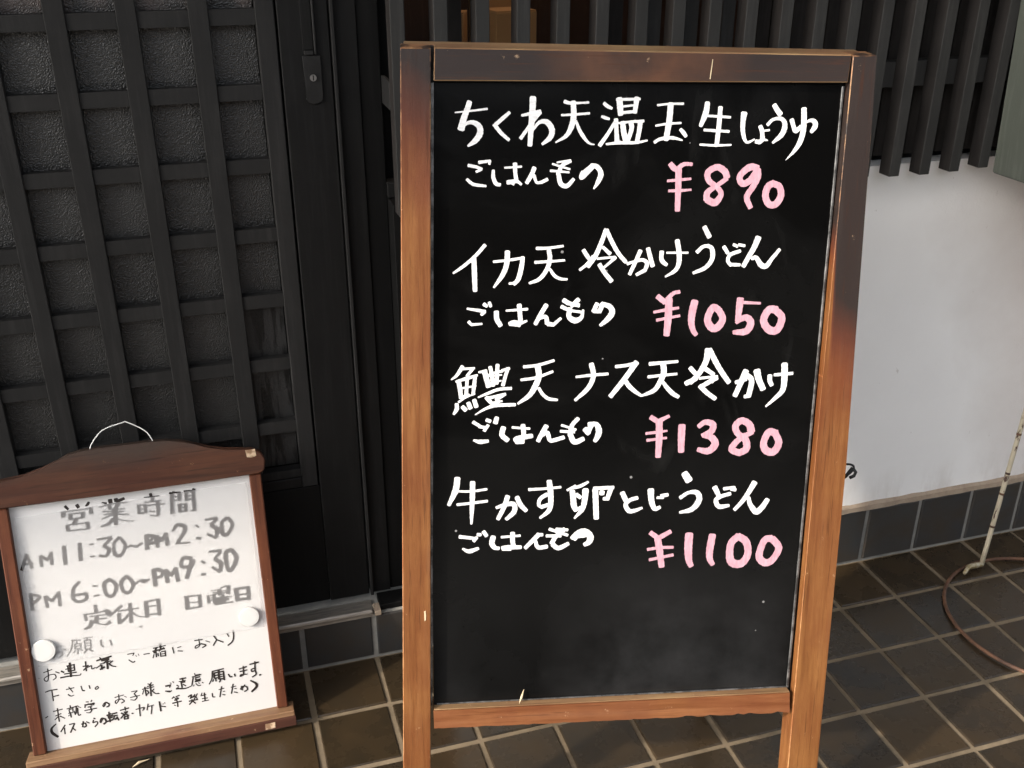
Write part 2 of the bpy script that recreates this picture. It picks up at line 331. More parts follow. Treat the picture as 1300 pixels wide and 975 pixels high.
def catmull(pts, n=7):
    if len(pts) < 3:
        (a, b) = pts; k = 5; return [tuple(a[j]+(b[j]-a[j])*i/k for j in range(2)) for i in range(k+1)]
    P = [tuple(2*pts[0][j]-pts[1][j] for j in range(2))]+list(pts)+[tuple(2*pts[-1][j]-pts[-2][j] for j in range(2))]
    out = []
    for i in range(1, len(P)-2):
        for s_ in range(n):
            t = s_/n; out.append(tuple(.5*((2*P[i][j])+(-P[i-1][j]+P[i+1][j])*t+(2*P[i-1][j]-5*P[i][j]+4*P[i+1][j]-P[i+2][j])*t*t+(-P[i-1][j]+3*P[i][j]-3*P[i+1][j]+P[i+2][j])*t**3) for j in range(2)))
    out.append(pts[-1]); return out
def write(bm, data, lift=.0004, wadd=-.0009, cap=.5):
    """marker strokes: ribbons of varying width that lie on the surface"""
    layer = 0
    for st in data.split(';'):
        ws, ps = st.split(':'); ws = [float(v)*1e-4+wadd for v in ws.split(',')]
        pts = [tuple(float(v)*1e-4 for v in p.split(',')) for p in ps.split()]
        if len(pts) == 2 and math.dist(*pts) < .002: pts[1] = (pts[0][0]+.002, pts[0][1])
        path = catmull(pts); n = len(path)
        L = [0]
        for i in range(1, n): L.append(L[-1]+math.dist(path[i], path[i-1]))
        tot = L[-1] or 1
        layer += 1; h = lift+layer*.000012
        left, right = [], []
        def wid(t):
            if len(ws) == 1: return ws[0]
            k = t*(len(ws)-1); i = min(int(k), len(ws)-2); return ws[i]+(ws[i+1]-ws[i])*(k-i)
        rows = []
        for i, p in enumerate(path):
            a = path[max(i-1, 0)]; c = path[min(i+1, n-1)]; dx, dy = c[0]-a[0], c[1]-a[1]; d = math.hypot(dx, dy) or 1e-9; dx /= d; dy /= d
            w_ = wid(L[i]/tot)*.5*(1+.045*math.sin(i*2.3+layer*1.7))
            rows.append((p[0], p[1], dx, dy, w_))
        # rounded blunt ends
        x, y, dx, dy, w_ = rows[0]; e = w_*cap
        caps0 = [(x-dx*e*.9, y-dy*e*.9, dx, dy, w_*.55), (x-dx*e*.5, y-dy*e*.5, dx, dy, w_*.86)]
        x, y, dx, dy, w_ = rows[-1]; e = w_*cap
        caps1 = [(x+dx*e*.5, y+dy*e*.5, dx, dy, w_*.86), (x+dx*e*.9, y+dy*e*.9, dx, dy, w_*.55)]
        rows = caps0+rows+caps1; prev = None
        for i, (x, y, dx, dy, w_) in enumerate(rows):
            z = h+i*.0000004
            cur = (bm.verts.new((x-dy*w_, y+dx*w_, z)), bm.verts.new((x+dy*w_, y-dx*w_, z)))
            if prev: bm.faces.new((prev[0], prev[1], cur[1], cur[0]))
            prev = cur
    for fc in bm.faces:
        fc.normal_update()
        if fc.normal.z < 0: fc.normal_flip()

STROKES = {
'w ちくわ天': '30,36,40:333,12279 479,12295 629,12314 791,12336;84,89,97,110:539,12429 505,12324 457,12199 418,12052;43,55,85,98,89,43:418,12061 490,12126 576,12148 669,12101 691,12013 635,11908 518,11818;55,64,64:1109,12290 997,12195 907,12116;68,64,55:894,12120 988,12006 1104,11908;102,98,89,76:1443,12499 1437,12315 1423,12105 1407,11835;43,60,73:1284,12251 1388,12273 1551,12306;73,56,60:1544,12300 1412,12126 1272,11931;47,56,86,94,82,47:1445,12053 1542,12159 1651,12161 1724,12056 1699,11950 1587,11854;64,51,38,43:1897,12451 1974,12431 2106,12433 2248,12443;39,43,43:1857,12262 2044,12273 2263,12292;81,94,90,64,30:2022,12448 2034,12302 2020,12154 1940,11984 1780,11881;43,60,65,47,26:2068,12186 2126,12050 2207,11934 2275,11871 2346,11856',
'w 温': '57,63,46:2470,12435 2519,12396 2587,12363;46,58,41:2441,12251 2494,12233 2554,12217;70,60,58:2423,11844 2526,11990 2638,12173;96,96,87:2692,12501 2703,12399 2717,12281;50,46:2651,12487 2992,12501;92,76,74:2945,12514 2936,12424 2923,12309;39:2748,12393 2901,12412;53,51:2716,12303 2940,12328;72,69,81:2651,12212 2663,12060 2677,11890;39,44,51:2686,12160 2874,12182 3058,12194;81,88,97:2750,12174 2770,12038 2813,11902;81,72,69:2869,12175 2884,12085 2831,11902;81,74,72:3011,12188 2998,12063 2969,11892;40,56,53,35:2518,11863 2707,11884 2957,11890 3123,11922;28:2718,11907 2767,11879',
'w 玉生': '39,39,43:3250,12418 3439,12438 3633,12444;39,44,39:3236,12130 3418,12160 3611,12173;95,95,87:3445,12442 3434,12213 3397,11935;53,57,57,31:3228,11895 3316,11945 3495,11962 3641,11929;57,70,61:3606,12083 3648,12041 3692,11985;83,96,65:3986,12464 3971,12326 3901,12133;44:3996,12279 4340,12262;74,79,74:4183,12401 4175,12158 4156,11861;48:3958,12078 4330,12061;40,44,35:3906,11871 4133,11861 4373,11871',
'w しょうゆ': '101,82,75,70,47,35:4540,12323 4530,12209 4535,12071 4574,11945 4625,11911 4719,11953;73,76,71,83:4794,12141 4823,12075 4835,12006 4842,11948;36,40:4851,12077 4936,12087;66,78,47,28:4740,11924 4795,11919 4866,11948 4918,11940;80,85,89:4984,12442 5031,12375 5084,12312;59,52,71,90,80,43:4900,12161 4980,12237 5101,12250 5163,12170 5129,12032 4997,11906;76,73,78,59:5260,12240 5299,12137 5334,12080 5414,12150;90,92,90,87,59,17:5434,12397 5445,12254 5447,12081 5408,11919 5331,11791 5212,11659;36,55,85,88,59:5472,12197 5543,12232 5605,12215 5623,12152 5568,12065',
'w ごはんもの一': '56,52,52:522,11547 620,11530 714,11495;48,43:714,11495 635,11458;52,56,43:500,11350 598,11280 776,11257;56,47:674,11591 838,11613;47,43:831,11617 823,11566;52,65,69,56:882,11481 883,11378 921,11293 982,11276;39:1046,11517 1292,11536;74,65,69:1195,11578 1201,11445 1220,11327;70,74,57,44:1088,11311 1158,11320 1224,11327 1291,11284;44:1092,11326 1181,11283;74,74,65:1477,11522 1439,11425 1368,11304;52,57,48,52:1400,11360 1466,11414 1512,11314 1589,11318;57:1582,11314 1670,11358;39:1739,11577 1996,11504;44,39:1712,11481 1986,11461;61,65,65:2004,11622 1884,11557 1820,11428;70,79,70,57:1831,11428 1867,11298 1957,11266 2055,11364;35:1805,11599 2004,11633;61,57,75,61:2351,11550 2242,11441 2165,11387 2185,11473;57,75:2171,11441 2317,11550;74,79,88,74,31:2306,11560 2395,11540 2454,11443 2413,11323 2355,11227',
'p ¥890': '75,89,75:3478,11595 3538,11531 3595,11509;75,58,53:3601,11527 3682,11588 3807,11589;98,89,80:3606,11527 3614,11265 3617,10913;40,45,36:3447,11347 3614,11361 3800,11380;40,45,31:3471,11203 3644,11208 3812,11222;99,99,90,94,85,76,81,108,99:4343,11397 4303,11488 4185,11549 4052,11476 4070,11355 4202,11257 4265,11159 4180,11036 4051,11080;99,90,68:4052,11069 4057,11180 4167,11268;67,67:4167,11264 4343,11388;99,103,90,94,99,94:4805,11536 4677,11552 4536,11424 4577,11315 4690,11359 4785,11492;85,81,90:4805,11525 4814,11404 4732,11249;86,90,77:4738,11260 4659,11116 4727,10961;95,104,100,100,104,104,95,95:5062,11328 4973,11273 4943,11140 5002,11018 5107,11018 5179,11141 5147,11274 5051,11317',
'w イカ天': '62,58,58,40:766,10407 622,10246 455,10102 299,9995;80,84,76:602,10224 611,9990 621,9732;45,49,49:890,10163 1102,10185 1344,10221;85,85,76,40:1097,10312 1085,10123 1026,9966 899,9782;67,81,81,67:1326,10230 1305,10078 1262,9909 1196,9831;50,45:1218,9849 1128,9840;58,49,45:1526,10359 1684,10363 1922,10394;54,49,40:1507,10153 1732,10167 1949,10184;76,76,72,67,45:1711,10327 1727,10211 1689,10055 1579,9909 1426,9844;50,59,54,41:1730,10054 1804,9953 1896,9908 1992,9901',
'w 冷かけ': '68,72,59:2227,10334 2286,10244 2333,10184;50,54,63:2177,10040 2278,10121 2377,10244;67,76,81,67:2553,10639 2495,10457 2411,10256 2301,10087;72,72,72,67:2563,10630 2643,10468 2751,10289 2871,10154;54,68:2516,10379 2626,10278;45,41:2435,10206 2708,10233;68,50,45:2708,10228 2619,10143 2541,10075;73,73,77:2472,10121 2555,9996 2662,9871',
'w かけうどん': '55,46,59,73,64:2892,10131 3017,10169 3131,10187 3191,10131 3161,10029;69,55:3172,10040 3036,9966;73,68,64:3084,10327 3017,10165 2932,9973;73,77,77:3198,10359 3235,10232 3278,10097;77,73,77,59:3407,10311 3406,10210 3437,10153 3492,10115;41,41:3483,10295 3809,10295;82,86,82,68,36:3634,10480 3670,10300 3675,10141 3623,10028 3479,9937;77,86:4039,10678 4121,10530;69,60,82,78,69,55:3945,10304 4045,10390 4162,10368 4183,10209 4086,10073 3904,9991;69,64:4352,10386 4418,10288;60,65,65,65:4608,10322 4459,10265 4425,10175 4481,10106;65,55:4468,10118 4616,10113;55:4497,10417 4561,10390;55,51:4579,10413 4673,10399;101,92,83,78:4875,10522 4815,10368 4742,10231 4669,10090;60,79,93,83,65:4791,10208 4860,10220 4938,10117 5022,10094 5108,10208;70,60:5108,10208 5216,10345',
'w ごはんもの二': '41,54:504,9468 646,9444;59,54:646,9444 770,9425;54:770,9421 714,9375;59,50:527,9272 567,9226;50,41:567,9226 725,9238;68,59:751,9534 797,9505;59,54:832,9561 855,9497;82,86,77:939,9420 947,9310 1002,9209;41,50:1086,9435 1404,9456;82,77,77:1280,9522 1291,9399 1301,9285;64,73,59:1134,9235 1190,9258 1281,9257;59:1145,9231 1293,9211;60,41:1293,9239 1397,9279;78,78,68:1688,9520 1610,9386 1526,9228;50,69,78:1566,9306 1679,9339 1704,9236;78,64:1716,9231 1808,9217;60,51:1807,9224 1909,9315;78:1944,9590 2030,9537;69,64:1916,9491 1997,9452;69:2041,9537 2180,9508;50:2021,9436 2228,9405;78,69:2173,9600 2065,9498;78,83,101,69,41:2043,9463 2034,9337 2128,9279 2219,9324 2246,9439;78,69:2455,9534 2400,9415;55,69:2400,9415 2481,9415;87,69:2535,9525 2493,9403;69,87,101,87,55:2524,9534 2652,9483 2685,9390 2612,9287 2511,9202',
'p ¥1050': '83,83:3374,9640 3494,9547;79,60,56:3527,9593 3616,9685 3713,9707;116,111,97:3550,9605 3553,9339 3538,9040;42,51,42:3326,9398 3511,9432 3708,9463;47,42:3373,9275 3731,9342;112,116,107,89,70:3954,9568 3922,9406 3914,9243 3949,9114 4000,9043;103,108,108,117,117,103,103:4333,9427 4237,9462 4164,9288 4230,9159 4325,9158 4400,9286 4333,9427;108,108,94,84:4658,9599 4649,9448 4639,9261 4633,9250;52,38:4681,9541 4978,9526;71,104,118,104,66:4639,9261 4767,9307 4844,9225 4780,9096 4579,9079;118,118,114,123,118,114,109:5247,9421 5116,9422 5044,9259 5137,9117 5269,9116 5328,9304 5211,9426',
'w 鱧': '66,66,55,29:434,8592 384,8508 335,8442 264,8389;49,44:434,8553 614,8562;55,55:587,8551 499,8440;78,78,67:373,8374 395,8249 411,8102;44,67,44:335,8357 499,8406 658,8454;62,67,60:625,8438 609,8303 593,8156;56,67:505,8394 488,8146;38,38:389,8249 637,8291;45,56:389,8114 532,8146;45,34,34:373,8040 488,8112 620,8167;67,74,45:345,8012 345,7932 300,7851;74,79:433,7965 483,7913;74,78:521,8026 554,7940;74,78:610,8071 643,7962;40,67:680,8499 795,8517;89,89:763,8515 830,8277;67,67,78:850,8581 878,8446 896,8288;67,67,78:962,8614 955,8468 945,8321;56,49,49:829,8447 928,8491 1038,8512;33:829,8435 1027,8456;34:840,8322 1017,8365;49,56:1027,8523 1142,8555;65,60,67:1120,8556 1082,8432 1045,8291;34,56,56,56:670,8109 830,8175 985,8230 1173,8244;79,67:797,8108 864,8027;56,56:830,8096 1085,8155;61,56:1052,8138 941,8066;34:897,8106 963,8105;40,40:875,8021 1036,8047;68,68:986,8048 853,7959;27,56,63,61:626,7839 798,7937 964,7980 1236,7987',
'w 天ナス天': '56,56,51:1358,8575 1577,8600 1818,8668;51,56,47:1321,8373 1557,8408 1805,8499;98,98,98,79,47:1568,8596 1591,8431 1536,8266 1445,8125 1279,8004;56,61,61,47:1594,8242 1654,8146 1748,8073 1884,8052;47,56,52:2165,8409 2417,8435 2655,8451;89,84,80,52:2393,8610 2429,8420 2352,8231 2156,8043;61,61,66:2769,8563 2928,8580 3091,8614;94,90,80:3090,8626 2912,8367 2704,8095',
'w 天冷かけ': '81,81,71,52:2922,8343 2996,8246 3094,8161 3187,8100;71,57,52:3294,8600 3501,8616 3732,8633;57,52,48:3279,8396 3486,8417 3727,8438;100,100,85,76,43:3507,8597 3520,8455 3467,8312 3378,8181 3191,8100;62,76,81,67:3515,8311 3590,8214 3678,8129 3769,8072;81,81:3932,8533 4008,8449;86,86:3873,8283 4036,8365;109,100,90,85:4197,8815 4176,8637 4079,8448 3944,8294;90,95,90,85:4221,8815 4319,8636 4425,8468 4555,8293;81,72:4146,8531 4308,8421;53,48:4084,8364 4369,8392;86,77:4358,8372 4115,8231;86,82,77:4102,8244 4216,8134 4354,8035;91,96:4277,8325 4277,8325;68,68:4664,8292 4829,8342;87,96,92:4824,8415 4915,8317 4883,8076;106,87:4816,8475 4665,8079;68:4907,8075 4818,8064;120,106,101:4989,8475 5027,8340 5106,8179;82,82,77:5200,8398 5206,8313 5242,8240;58:5272,8404 5564,8425;111,111,97,72,39:5422,8576 5436,8383 5423,8165 5311,8033 5169,7901',
'w ごはんもの三': '66,56:596,7721 730,7635;61,61:823,7669 765,7581;57:684,7648 800,7629;43,81,62:603,7433 696,7407 824,7416;66,66:799,7753 857,7729;80,85:957,7787 934,7703;90,90,85:1060,7629 1038,7509 1127,7423;47:1195,7627 1464,7603;85,81,76:1358,7660 1371,7527 1361,7430;81,86,81,52:1501,7488 1360,7467 1244,7445 1256,7396;81,72:1256,7396 1373,7394;86,81,76:1721,7642 1653,7522 1596,7402;62,81,72,72:1665,7497 1735,7532 1784,7410 1878,7421;72:1866,7416 1995,7455;48:1956,7650 2181,7573;53:1941,7553 2159,7537;72,76,81:2212,7754 2121,7647 2088,7514;86,96,81:2088,7514 2162,7379 2303,7425;91,86:2416,7642 2360,7509;96,82:2323,7583 2384,7508;91,81,105,101,72:2380,7654 2498,7652 2542,7542 2516,7445 2482,7385',
'p ¥1380': '82,82:3348,7754 3459,7684;73,53:3471,7684 3640,7769;111,106,92:3482,7708 3496,7439 3491,7106;44,48,34:3283,7492 3455,7509 3617,7530;49,39:3304,7381 3615,7417;117,112,97:3849,7617 3850,7383 3856,7181;73,88,107,102,73:4113,7588 4218,7659 4341,7620 4323,7510 4181,7439;73,108,122,108,73:4193,7446 4329,7411 4396,7299 4292,7189 4121,7217;123,113,108,108,98,113,118,108:4970,7486 4925,7610 4799,7674 4707,7589 4751,7465 4880,7364 4902,7214 4784,7142;109,109,99,89:4808,7142 4670,7207 4724,7317 4828,7414;89,74:4828,7414 4994,7486;119,114,109,124,124,114,109:5377,7454 5252,7481 5178,7309 5223,7183 5349,7156 5424,7304 5351,7467',
'w 牛かす': '101,105,62:354,6827 323,6631 217,6391;43,48,48:358,6615 569,6610 809,6639;53,53,53:346,6397 569,6417 817,6445;91,91,77,43:588,6758 583,6476 574,6252 569,6072;58,73,88,88,63:959,6332 1113,6383 1231,6380 1237,6259 1115,6137;87,83,73:1135,6517 1078,6339 984,6141;83,88,73:1278,6498 1338,6370 1428,6270;58,49,49:1466,6618 1703,6627 1965,6646;92,97,92,83,49:1782,6750 1810,6520 1809,6345 1770,6245 1645,6143;78,73,68,54:1753,6534 1647,6462 1624,6362 1673,6318;73,69:1661,6324 1803,6370',
'w 卵とじう': '47,59:2067,6594 2199,6660;55,66,47:2180,6631 2285,6662 2398,6723;94,98,102,94:2147,6582 2165,6461 2178,6340 2218,6259;59,47:2209,6255 2294,6317;75,71:2212,6520 2280,6468;110,98,86,39:2358,6597 2349,6437 2314,6276 2193,6126;102,98,94:2511,6603 2526,6372 2541,6113;67,67:2488,6614 2800,6622;87,79:2767,6627 2705,6428;67:2647,6439 2724,6437;94,87:2596,6541 2644,6534;87,91:2944,6532 3006,6400;71,71,79,87,71,48:3189,6440 3074,6408 3003,6329 3061,6227 3159,6230 3270,6272;115,103,99,87,67:3398,6572 3407,6450 3432,6328 3480,6250 3557,6275;52,56:3505,6436 3608,6435;68:3568,6463 3675,6480;119,131:3927,6830 4006,6708;72,64,100,104,88,52:3877,6423 4006,6506 4144,6503 4186,6380 4079,6230 3881,6178',
'w どん': '95,80:4429,6587 4506,6441;70,70,85,85,60:4690,6475 4532,6428 4461,6366 4517,6262 4677,6276;65,55:4578,6558 4757,6579;65:4697,6551 4772,6536;105,90,80,70:5074,6653 4975,6468 4884,6330 4773,6202;71,86,106,101:4991,6403 5024,6288 5132,6157 5227,6231;101,91:5227,6231 5305,6362',
'w ごはんもの四': '68,59:385,5866 653,5827;64:653,5848 605,5786;44,84,59:432,5664 534,5618 679,5664;64:665,5893 717,5891;73,69:759,5941 807,5868;93,93,84:914,5853 891,5739 939,5662;69:928,5662 1004,5654;49:1041,5841 1337,5858;84,84,79:1217,5907 1219,5768 1239,5665;74,84,69:1052,5658 1143,5668 1354,5662;49:1059,5632 1191,5628;84,79,69:1632,5870 1526,5759 1419,5647;59,79,74:1574,5783 1624,5654 1768,5662;64:1620,5865 1692,5863;59:1799,5954 2091,5844;59:1753,5841 1982,5834;84,79,84:2040,5947 1910,5837 1840,5711;85,85,70:1852,5698 1950,5631 2106,5703;59:1907,5951 2089,5933;75,95,114,119,110,75:2157,5791 2259,5877 2368,5895 2455,5808 2433,5719 2362,5675;75,75:2176,5816 2226,5771;85:2248,5827 2369,5836',
'p ¥1100': '80,85:3423,5849 3543,5758;86,71:3555,5750 3753,5860;111,111,96:3543,5763 3591,5503 3632,5257;51,51,51:3386,5562 3587,5587 3805,5588;51,51:3423,5384 3811,5458;132,132,121,86:4056,5813 4054,5567 4074,5358 4120,5252;117,122,112,76:4440,5784 4409,5530 4418,5373 4474,5267;122,117,122,138,128,117,122,117:4871,5751 4754,5624 4748,5389 4812,5282 4951,5278 5042,5433 5003,5643 4859,5751;118,113,118,128,113,118,118:5427,5695 5304,5660 5233,5400 5330,5279 5454,5315 5553,5522 5427,5695',
'k 営業上': '54,47:959,4947 1006,4877;65,60:1160,4945 1183,4884;43,54,26:1370,4964 1343,4922 1303,4894;26,37:1588,4917 1668,4893;76:1734,4954 1736,4890;76:1834,4956 1838,4904;66,55:1837,4898 1980,4940',
'g 営業': '82:914,4840 909,4749;26:878,4843 1410,4840;72:1391,4851 1381,4743;75:1028,4787 1021,4685;28:999,4789 1267,4782;71:1246,4782 1228,4687;30:1001,4694 1244,4690;76,80:1118,4681 1066,4597;71:950,4581 951,4477;26:919,4586 1334,4583;72:1293,4590 1291,4463;28:936,4480 1323,4464;22:1525,4839 1632,4854;26:1611,4858 1823,4871 2021,4855;65:1705,4855 1705,4774;66,66:1875,4863 1794,4771;24:1714,4766 1954,4747;26:1576,4750 1932,4698;26:1589,4690 1863,4697;28:1546,4611 1753,4662 2013,4630;77,77,72:1795,4783 1781,4634 1774,4466;66,55,28:1742,4582 1648,4504 1507,4471;24,22,20:1815,4571 1915,4526 2080,4491',
'k 時間上': '55:2440,4963 2449,4903;22:2321,4905 2592,4896;45:2774,4924 2826,4905;38:2828,4928 2971,4900;45:3033,4915 3195,4902;56:3188,4932 3229,4909',
'g 時間': '29:2186,4775 2345,4762;55:2207,4771 2197,4610;55:2323,4759 2314,4609;22:2208,4698 2325,4695;38:2188,4623 2326,4616;62:2463,4890 2459,4820;27:2313,4810 2607,4802;27:2310,4740 2503,4743 2669,4732;67,67,56:2543,4801 2540,4679 2524,4529;29:2376,4634 2465,4611;27:2381,4549 2507,4520;71:2809,4901 2793,4734 2775,4525;22:2818,4841 2957,4832;27:2809,4772 2959,4761;67:2943,4887 2932,4759;61:3068,4892 3054,4735;25:3076,4820 3206,4812;34:3066,4745 3144,4756;67,63,67:3193,4885 3185,4733 3175,4521;25:3105,4532 3181,4520;67:2923,4684 2914,4532;29:2895,4685 3057,4672;61:3030,4674 3019,4540;18:2930,4613 3038,4604;31:2900,4547 3046,4539',
'g 時刻一': '63:205,4161 82,3875;57:202,4146 260,3884;46:111,3978 287,3978;63:426,4093 418,3888;57:431,4092 522,4000;57:621,4122 520,3985;63:609,4133 595,3895;75:839,4209 819,3862;75:1108,4217 1086,3888;29:1268,4165 1341,4166;35:1254,3937 1337,3930;41,52:1412,4238 1665,4243;59,53:1663,4228 1505,4098;59,76,59:1505,4098 1593,4021 1536,3905;53:1534,3896 1404,3928;59,53,76,59,65,59:1798,4221 1690,4114 1683,3912 1786,3879 1880,4051 1803,4220;41,47:1888,4003 1991,4033;47,53:1991,4027 2071,3988;47:2072,3994 2179,4049;71:2269,4191 2261,3909;71:2276,4175 2420,4135;60:2434,4133 2406,4027 2289,4015',
'g 時刻一右': '77:2269,4176 2246,3912;59:2280,4174 2381,4157;54:2379,4142 2348,4084 2274,4065;72:2443,4147 2437,3921;66:2456,4139 2514,4025;66:2514,4025 2618,4166;78:2613,4167 2617,3929;48,72,78,72:2737,4188 2837,4289 2961,4237 2937,4114;66:2939,4130 2794,3947;36:2763,3936 3018,3920;36:3151,4235 3210,4188;55:3144,3985 3221,3963;42,55:3343,4312 3559,4316;67,55:3557,4301 3426,4194;67,91,67:3426,4194 3532,4097 3499,3943;49:3497,3927 3347,4032;67,67,86,67,67,67:3749,4293 3635,4209 3625,4002 3711,3972 3821,4147 3749,4293',
'g 時刻二': '69:165,3412 153,3097;52,63,58:176,3395 303,3325 178,3217;64:393,3324 409,3103;58:399,3323 493,3212;64:498,3211 638,3358;64:630,3366 620,3095;58,64,76,58,64,70:1004,3496 890,3376 864,3192 951,3113 1082,3152 1084,3262;53:1082,3253 900,3248;35:1216,3374 1299,3359;35:1212,3176 1311,3180;77,77,71,65,77,65:1531,3450 1422,3375 1437,3167 1545,3132 1626,3307 1531,3450;71,77,65,65,77,65:1831,3461 1717,3354 1736,3177 1832,3143 1922,3286 1831,3461;42:1950,3281 2059,3342;54:2052,3333 2123,3283;42:2123,3283 2207,3332;72:2326,3518 2304,3187;72:2333,3501 2423,3485',
'g 時刻二右': '48:2081,3347 2129,3320;42:2129,3320 2216,3324;84:2309,3505 2305,3180;66:2330,3495 2457,3463;60:2471,3461 2434,3355 2340,3340;78:2516,3469 2526,3211;66:2528,3451 2601,3342;67:2599,3327 2705,3468;79:2699,3469 2715,3203;73,73,67,67:3015,3607 2857,3634 2809,3482 2936,3444;67,73,79:2936,3444 3038,3555 2963,3424;79:3011,3576 2874,3230;49:3175,3522 3235,3473;55:3144,3264 3223,3256;43,61:3334,3682 3555,3670;61,49:3547,3652 3419,3523;67,92,67:3419,3523 3520,3425 3492,3268;55:3490,3252 3356,3372;74,86,74,74,86,74:3748,3660 3636,3599 3632,3308 3702,3264 3816,3471 3748,3660',
'g 定休日': '72,72:1216,2997 1212,2850;23,37:977,2857 1223,2845 1377,2863;72:1377,2866 1440,2816 1379,2781;57:1017,2848 1022,2731;26:1085,2797 1352,2786;81:1206,2774 1189,2646;32:1207,2728 1377,2714;87,72,35:1122,2712 1066,2607 959,2573;26,26,72:1195,2644 1341,2596 1429,2631;58,44:1667,2906 1423,2741;73:1599,2763 1586,2562;32:1592,2811 1954,2806;73:1813,2926 1792,2555;50:1790,2727 1602,2575;38,29,20:1834,2743 1921,2656 2048,2609;82:2093,2898 2083,2602;35:2065,2903 2335,2917;74:2315,2920 2302,2601;29:2110,2809 2320,2794;35:2096,2647 2328,2635;29:1914,2441 1969,2433',
'g 日曜日': '88:2827,2874 2815,2629;35:2779,2877 3094,2857;71:3063,2859 3053,2626;25:2836,2749 3059,2725;38:2785,2628 3085,2633;56:3218,2824 3212,2670;23:3188,2823 3334,2816;64:3324,2832 3315,2658;18:3230,2768 3304,2768;31:3224,2715 3305,2727;20:3272,2915 3456,2902;76:3432,2913 3431,2799;23:3304,2869 3426,2860;31:3336,2829 3436,2838;28:3460,2935 3586,2959;77:3611,2955 3586,2798;20:3465,2873 3599,2856;26:3473,2838 3583,2825;77:3347,2720 3497,2733;115:3317,2671 3514,2662;26:3426,2759 3646,2730;51:3496,2720 3579,2684;31:3336,2621 3485,2627 3651,2617;51:3466,2779 3504,2786;85:3736,2859 3739,2621;51:3699,2865 3986,2861;77:3962,2865 3951,2610;33:3772,2740 3946,2735;57:3712,2653 3972,2633',
'g お願い': '22:448,2321 535,2326;22,27,24:372,2106 438,2211 529,2206 525,2135;19:525,2135 465,2116;24:559,2253 614,2235;27:718,2399 877,2377;32,27,22:739,2388 695,2239 601,2100;22:808,2382 794,2325;27:764,2318 756,2220;22:764,2318 879,2308;24:867,2308 855,2221;19:763,2272 861,2266;22:756,2220 865,2212;27:807,2210 788,2115;22:759,2194 718,2155;22:839,2191 877,2170;20:914,2400 1089,2399;20:995,2398 977,2349;27:937,2356 931,2180;27:937,2356 1047,2348;27:1041,2349 1030,2180;17:942,2303 1033,2291;17:935,2251 1032,2239;22:932,2186 1035,2179;29:959,2174 898,2113;29:994,2174 1051,2119;32,30:1218,2315 1216,2216 1256,2168;32:1378,2284 1395,2168',
'n お連れ様': '22:161,1872 315,1907;27,27,24,27:244,1934 234,1778 205,1698 162,1714;24,22,24,24:162,1714 162,1760 255,1807 341,1809;29,24:347,1808 360,1739 303,1698;27:365,1851 428,1811;37:461,1844 508,1808;29:565,1922 710,1926;24:539,1861 574,1867;32:586,1911 584,1812;24:586,1865 690,1864;32:696,1909 695,1816;32:579,1814 700,1815;49:630,1975 615,1700;29:504,1776 723,1771;37,32,22:432,1718 589,1719 761,1703 793,1730;32:899,1948 890,1757;29:840,1860 945,1859;30:921,1850 841,1780;27:917,1824 991,1849;27:991,1849 993,1782 1054,1797;37:1088,1923 1358,1962;30:1149,1977 1208,1899;62:1176,1919 1305,1919;25:1137,1847 1335,1873;37:1201,1847 1253,1877;30:1063,1781 1164,1828;42:1164,1828 1163,1735;45:1278,1938 1262,1728;37:1128,1742 1216,1777;30:1369,1867 1305,1826;35,25:1293,1828 1345,1771 1412,1744;6:81,1777 89,1782',
'n ご一緒にお入り': '25:1640,1941 1762,1944;25:1761,1940 1730,1898;25,29:1648,1830 1713,1770 1758,1781;18:1782,1897 1795,1865;18:1828,1917 1840,1876;26:1923,1885 2033,1883;26:2105,1970 2335,1984;44:2237,2046 2240,1924;37:2169,1918 2311,1930;33:2089,1914 2169,1918;44:2167,1977 2110,1871;33:2149,1903 2143,1786;26:2107,1852 2080,1779;29:2178,1858 2180,1799;29:2224,1868 2221,1780;29:2242,1874 2322,1878;33:2312,1870 2308,1773;22:2236,1830 2307,1828;29:2222,1790 2310,1782;26:2200,1892 2296,1952;26:2451,1926 2462,1798;22:2537,1901 2609,1910;26:2537,1836 2623,1813;26:2858,1980 3009,1974;26,26,26:2941,1999 2939,1865 2865,1821;26,26,30:2856,1822 2871,1869 2981,1893;30:2981,1893 3057,1852 2989,1812;22:3059,1941 3135,1896;30:3220,2009 3264,1921;30:3264,1921 3188,1817;30:3264,1921 3382,1848;26:3468,2010 3496,1936;26,34,30:3589,2061 3581,1919 3543,1827 3454,1765;18:1913,2439 1964,2433',
'n 下さい': '28:138,1490 227,1506 350,1506;28:254,1494 251,1294;28:259,1377 362,1387;26:496,1469 638,1478;24:547,1510 604,1394;31,21:516,1368 561,1326 618,1333;26,29:758,1485 774,1397 812,1383;29:898,1469 906,1402;26:996,1397 1039,1420 1051,1385 1009,1368 989,1391;24:71,991 119,1013;12:61,1784 83,1779',
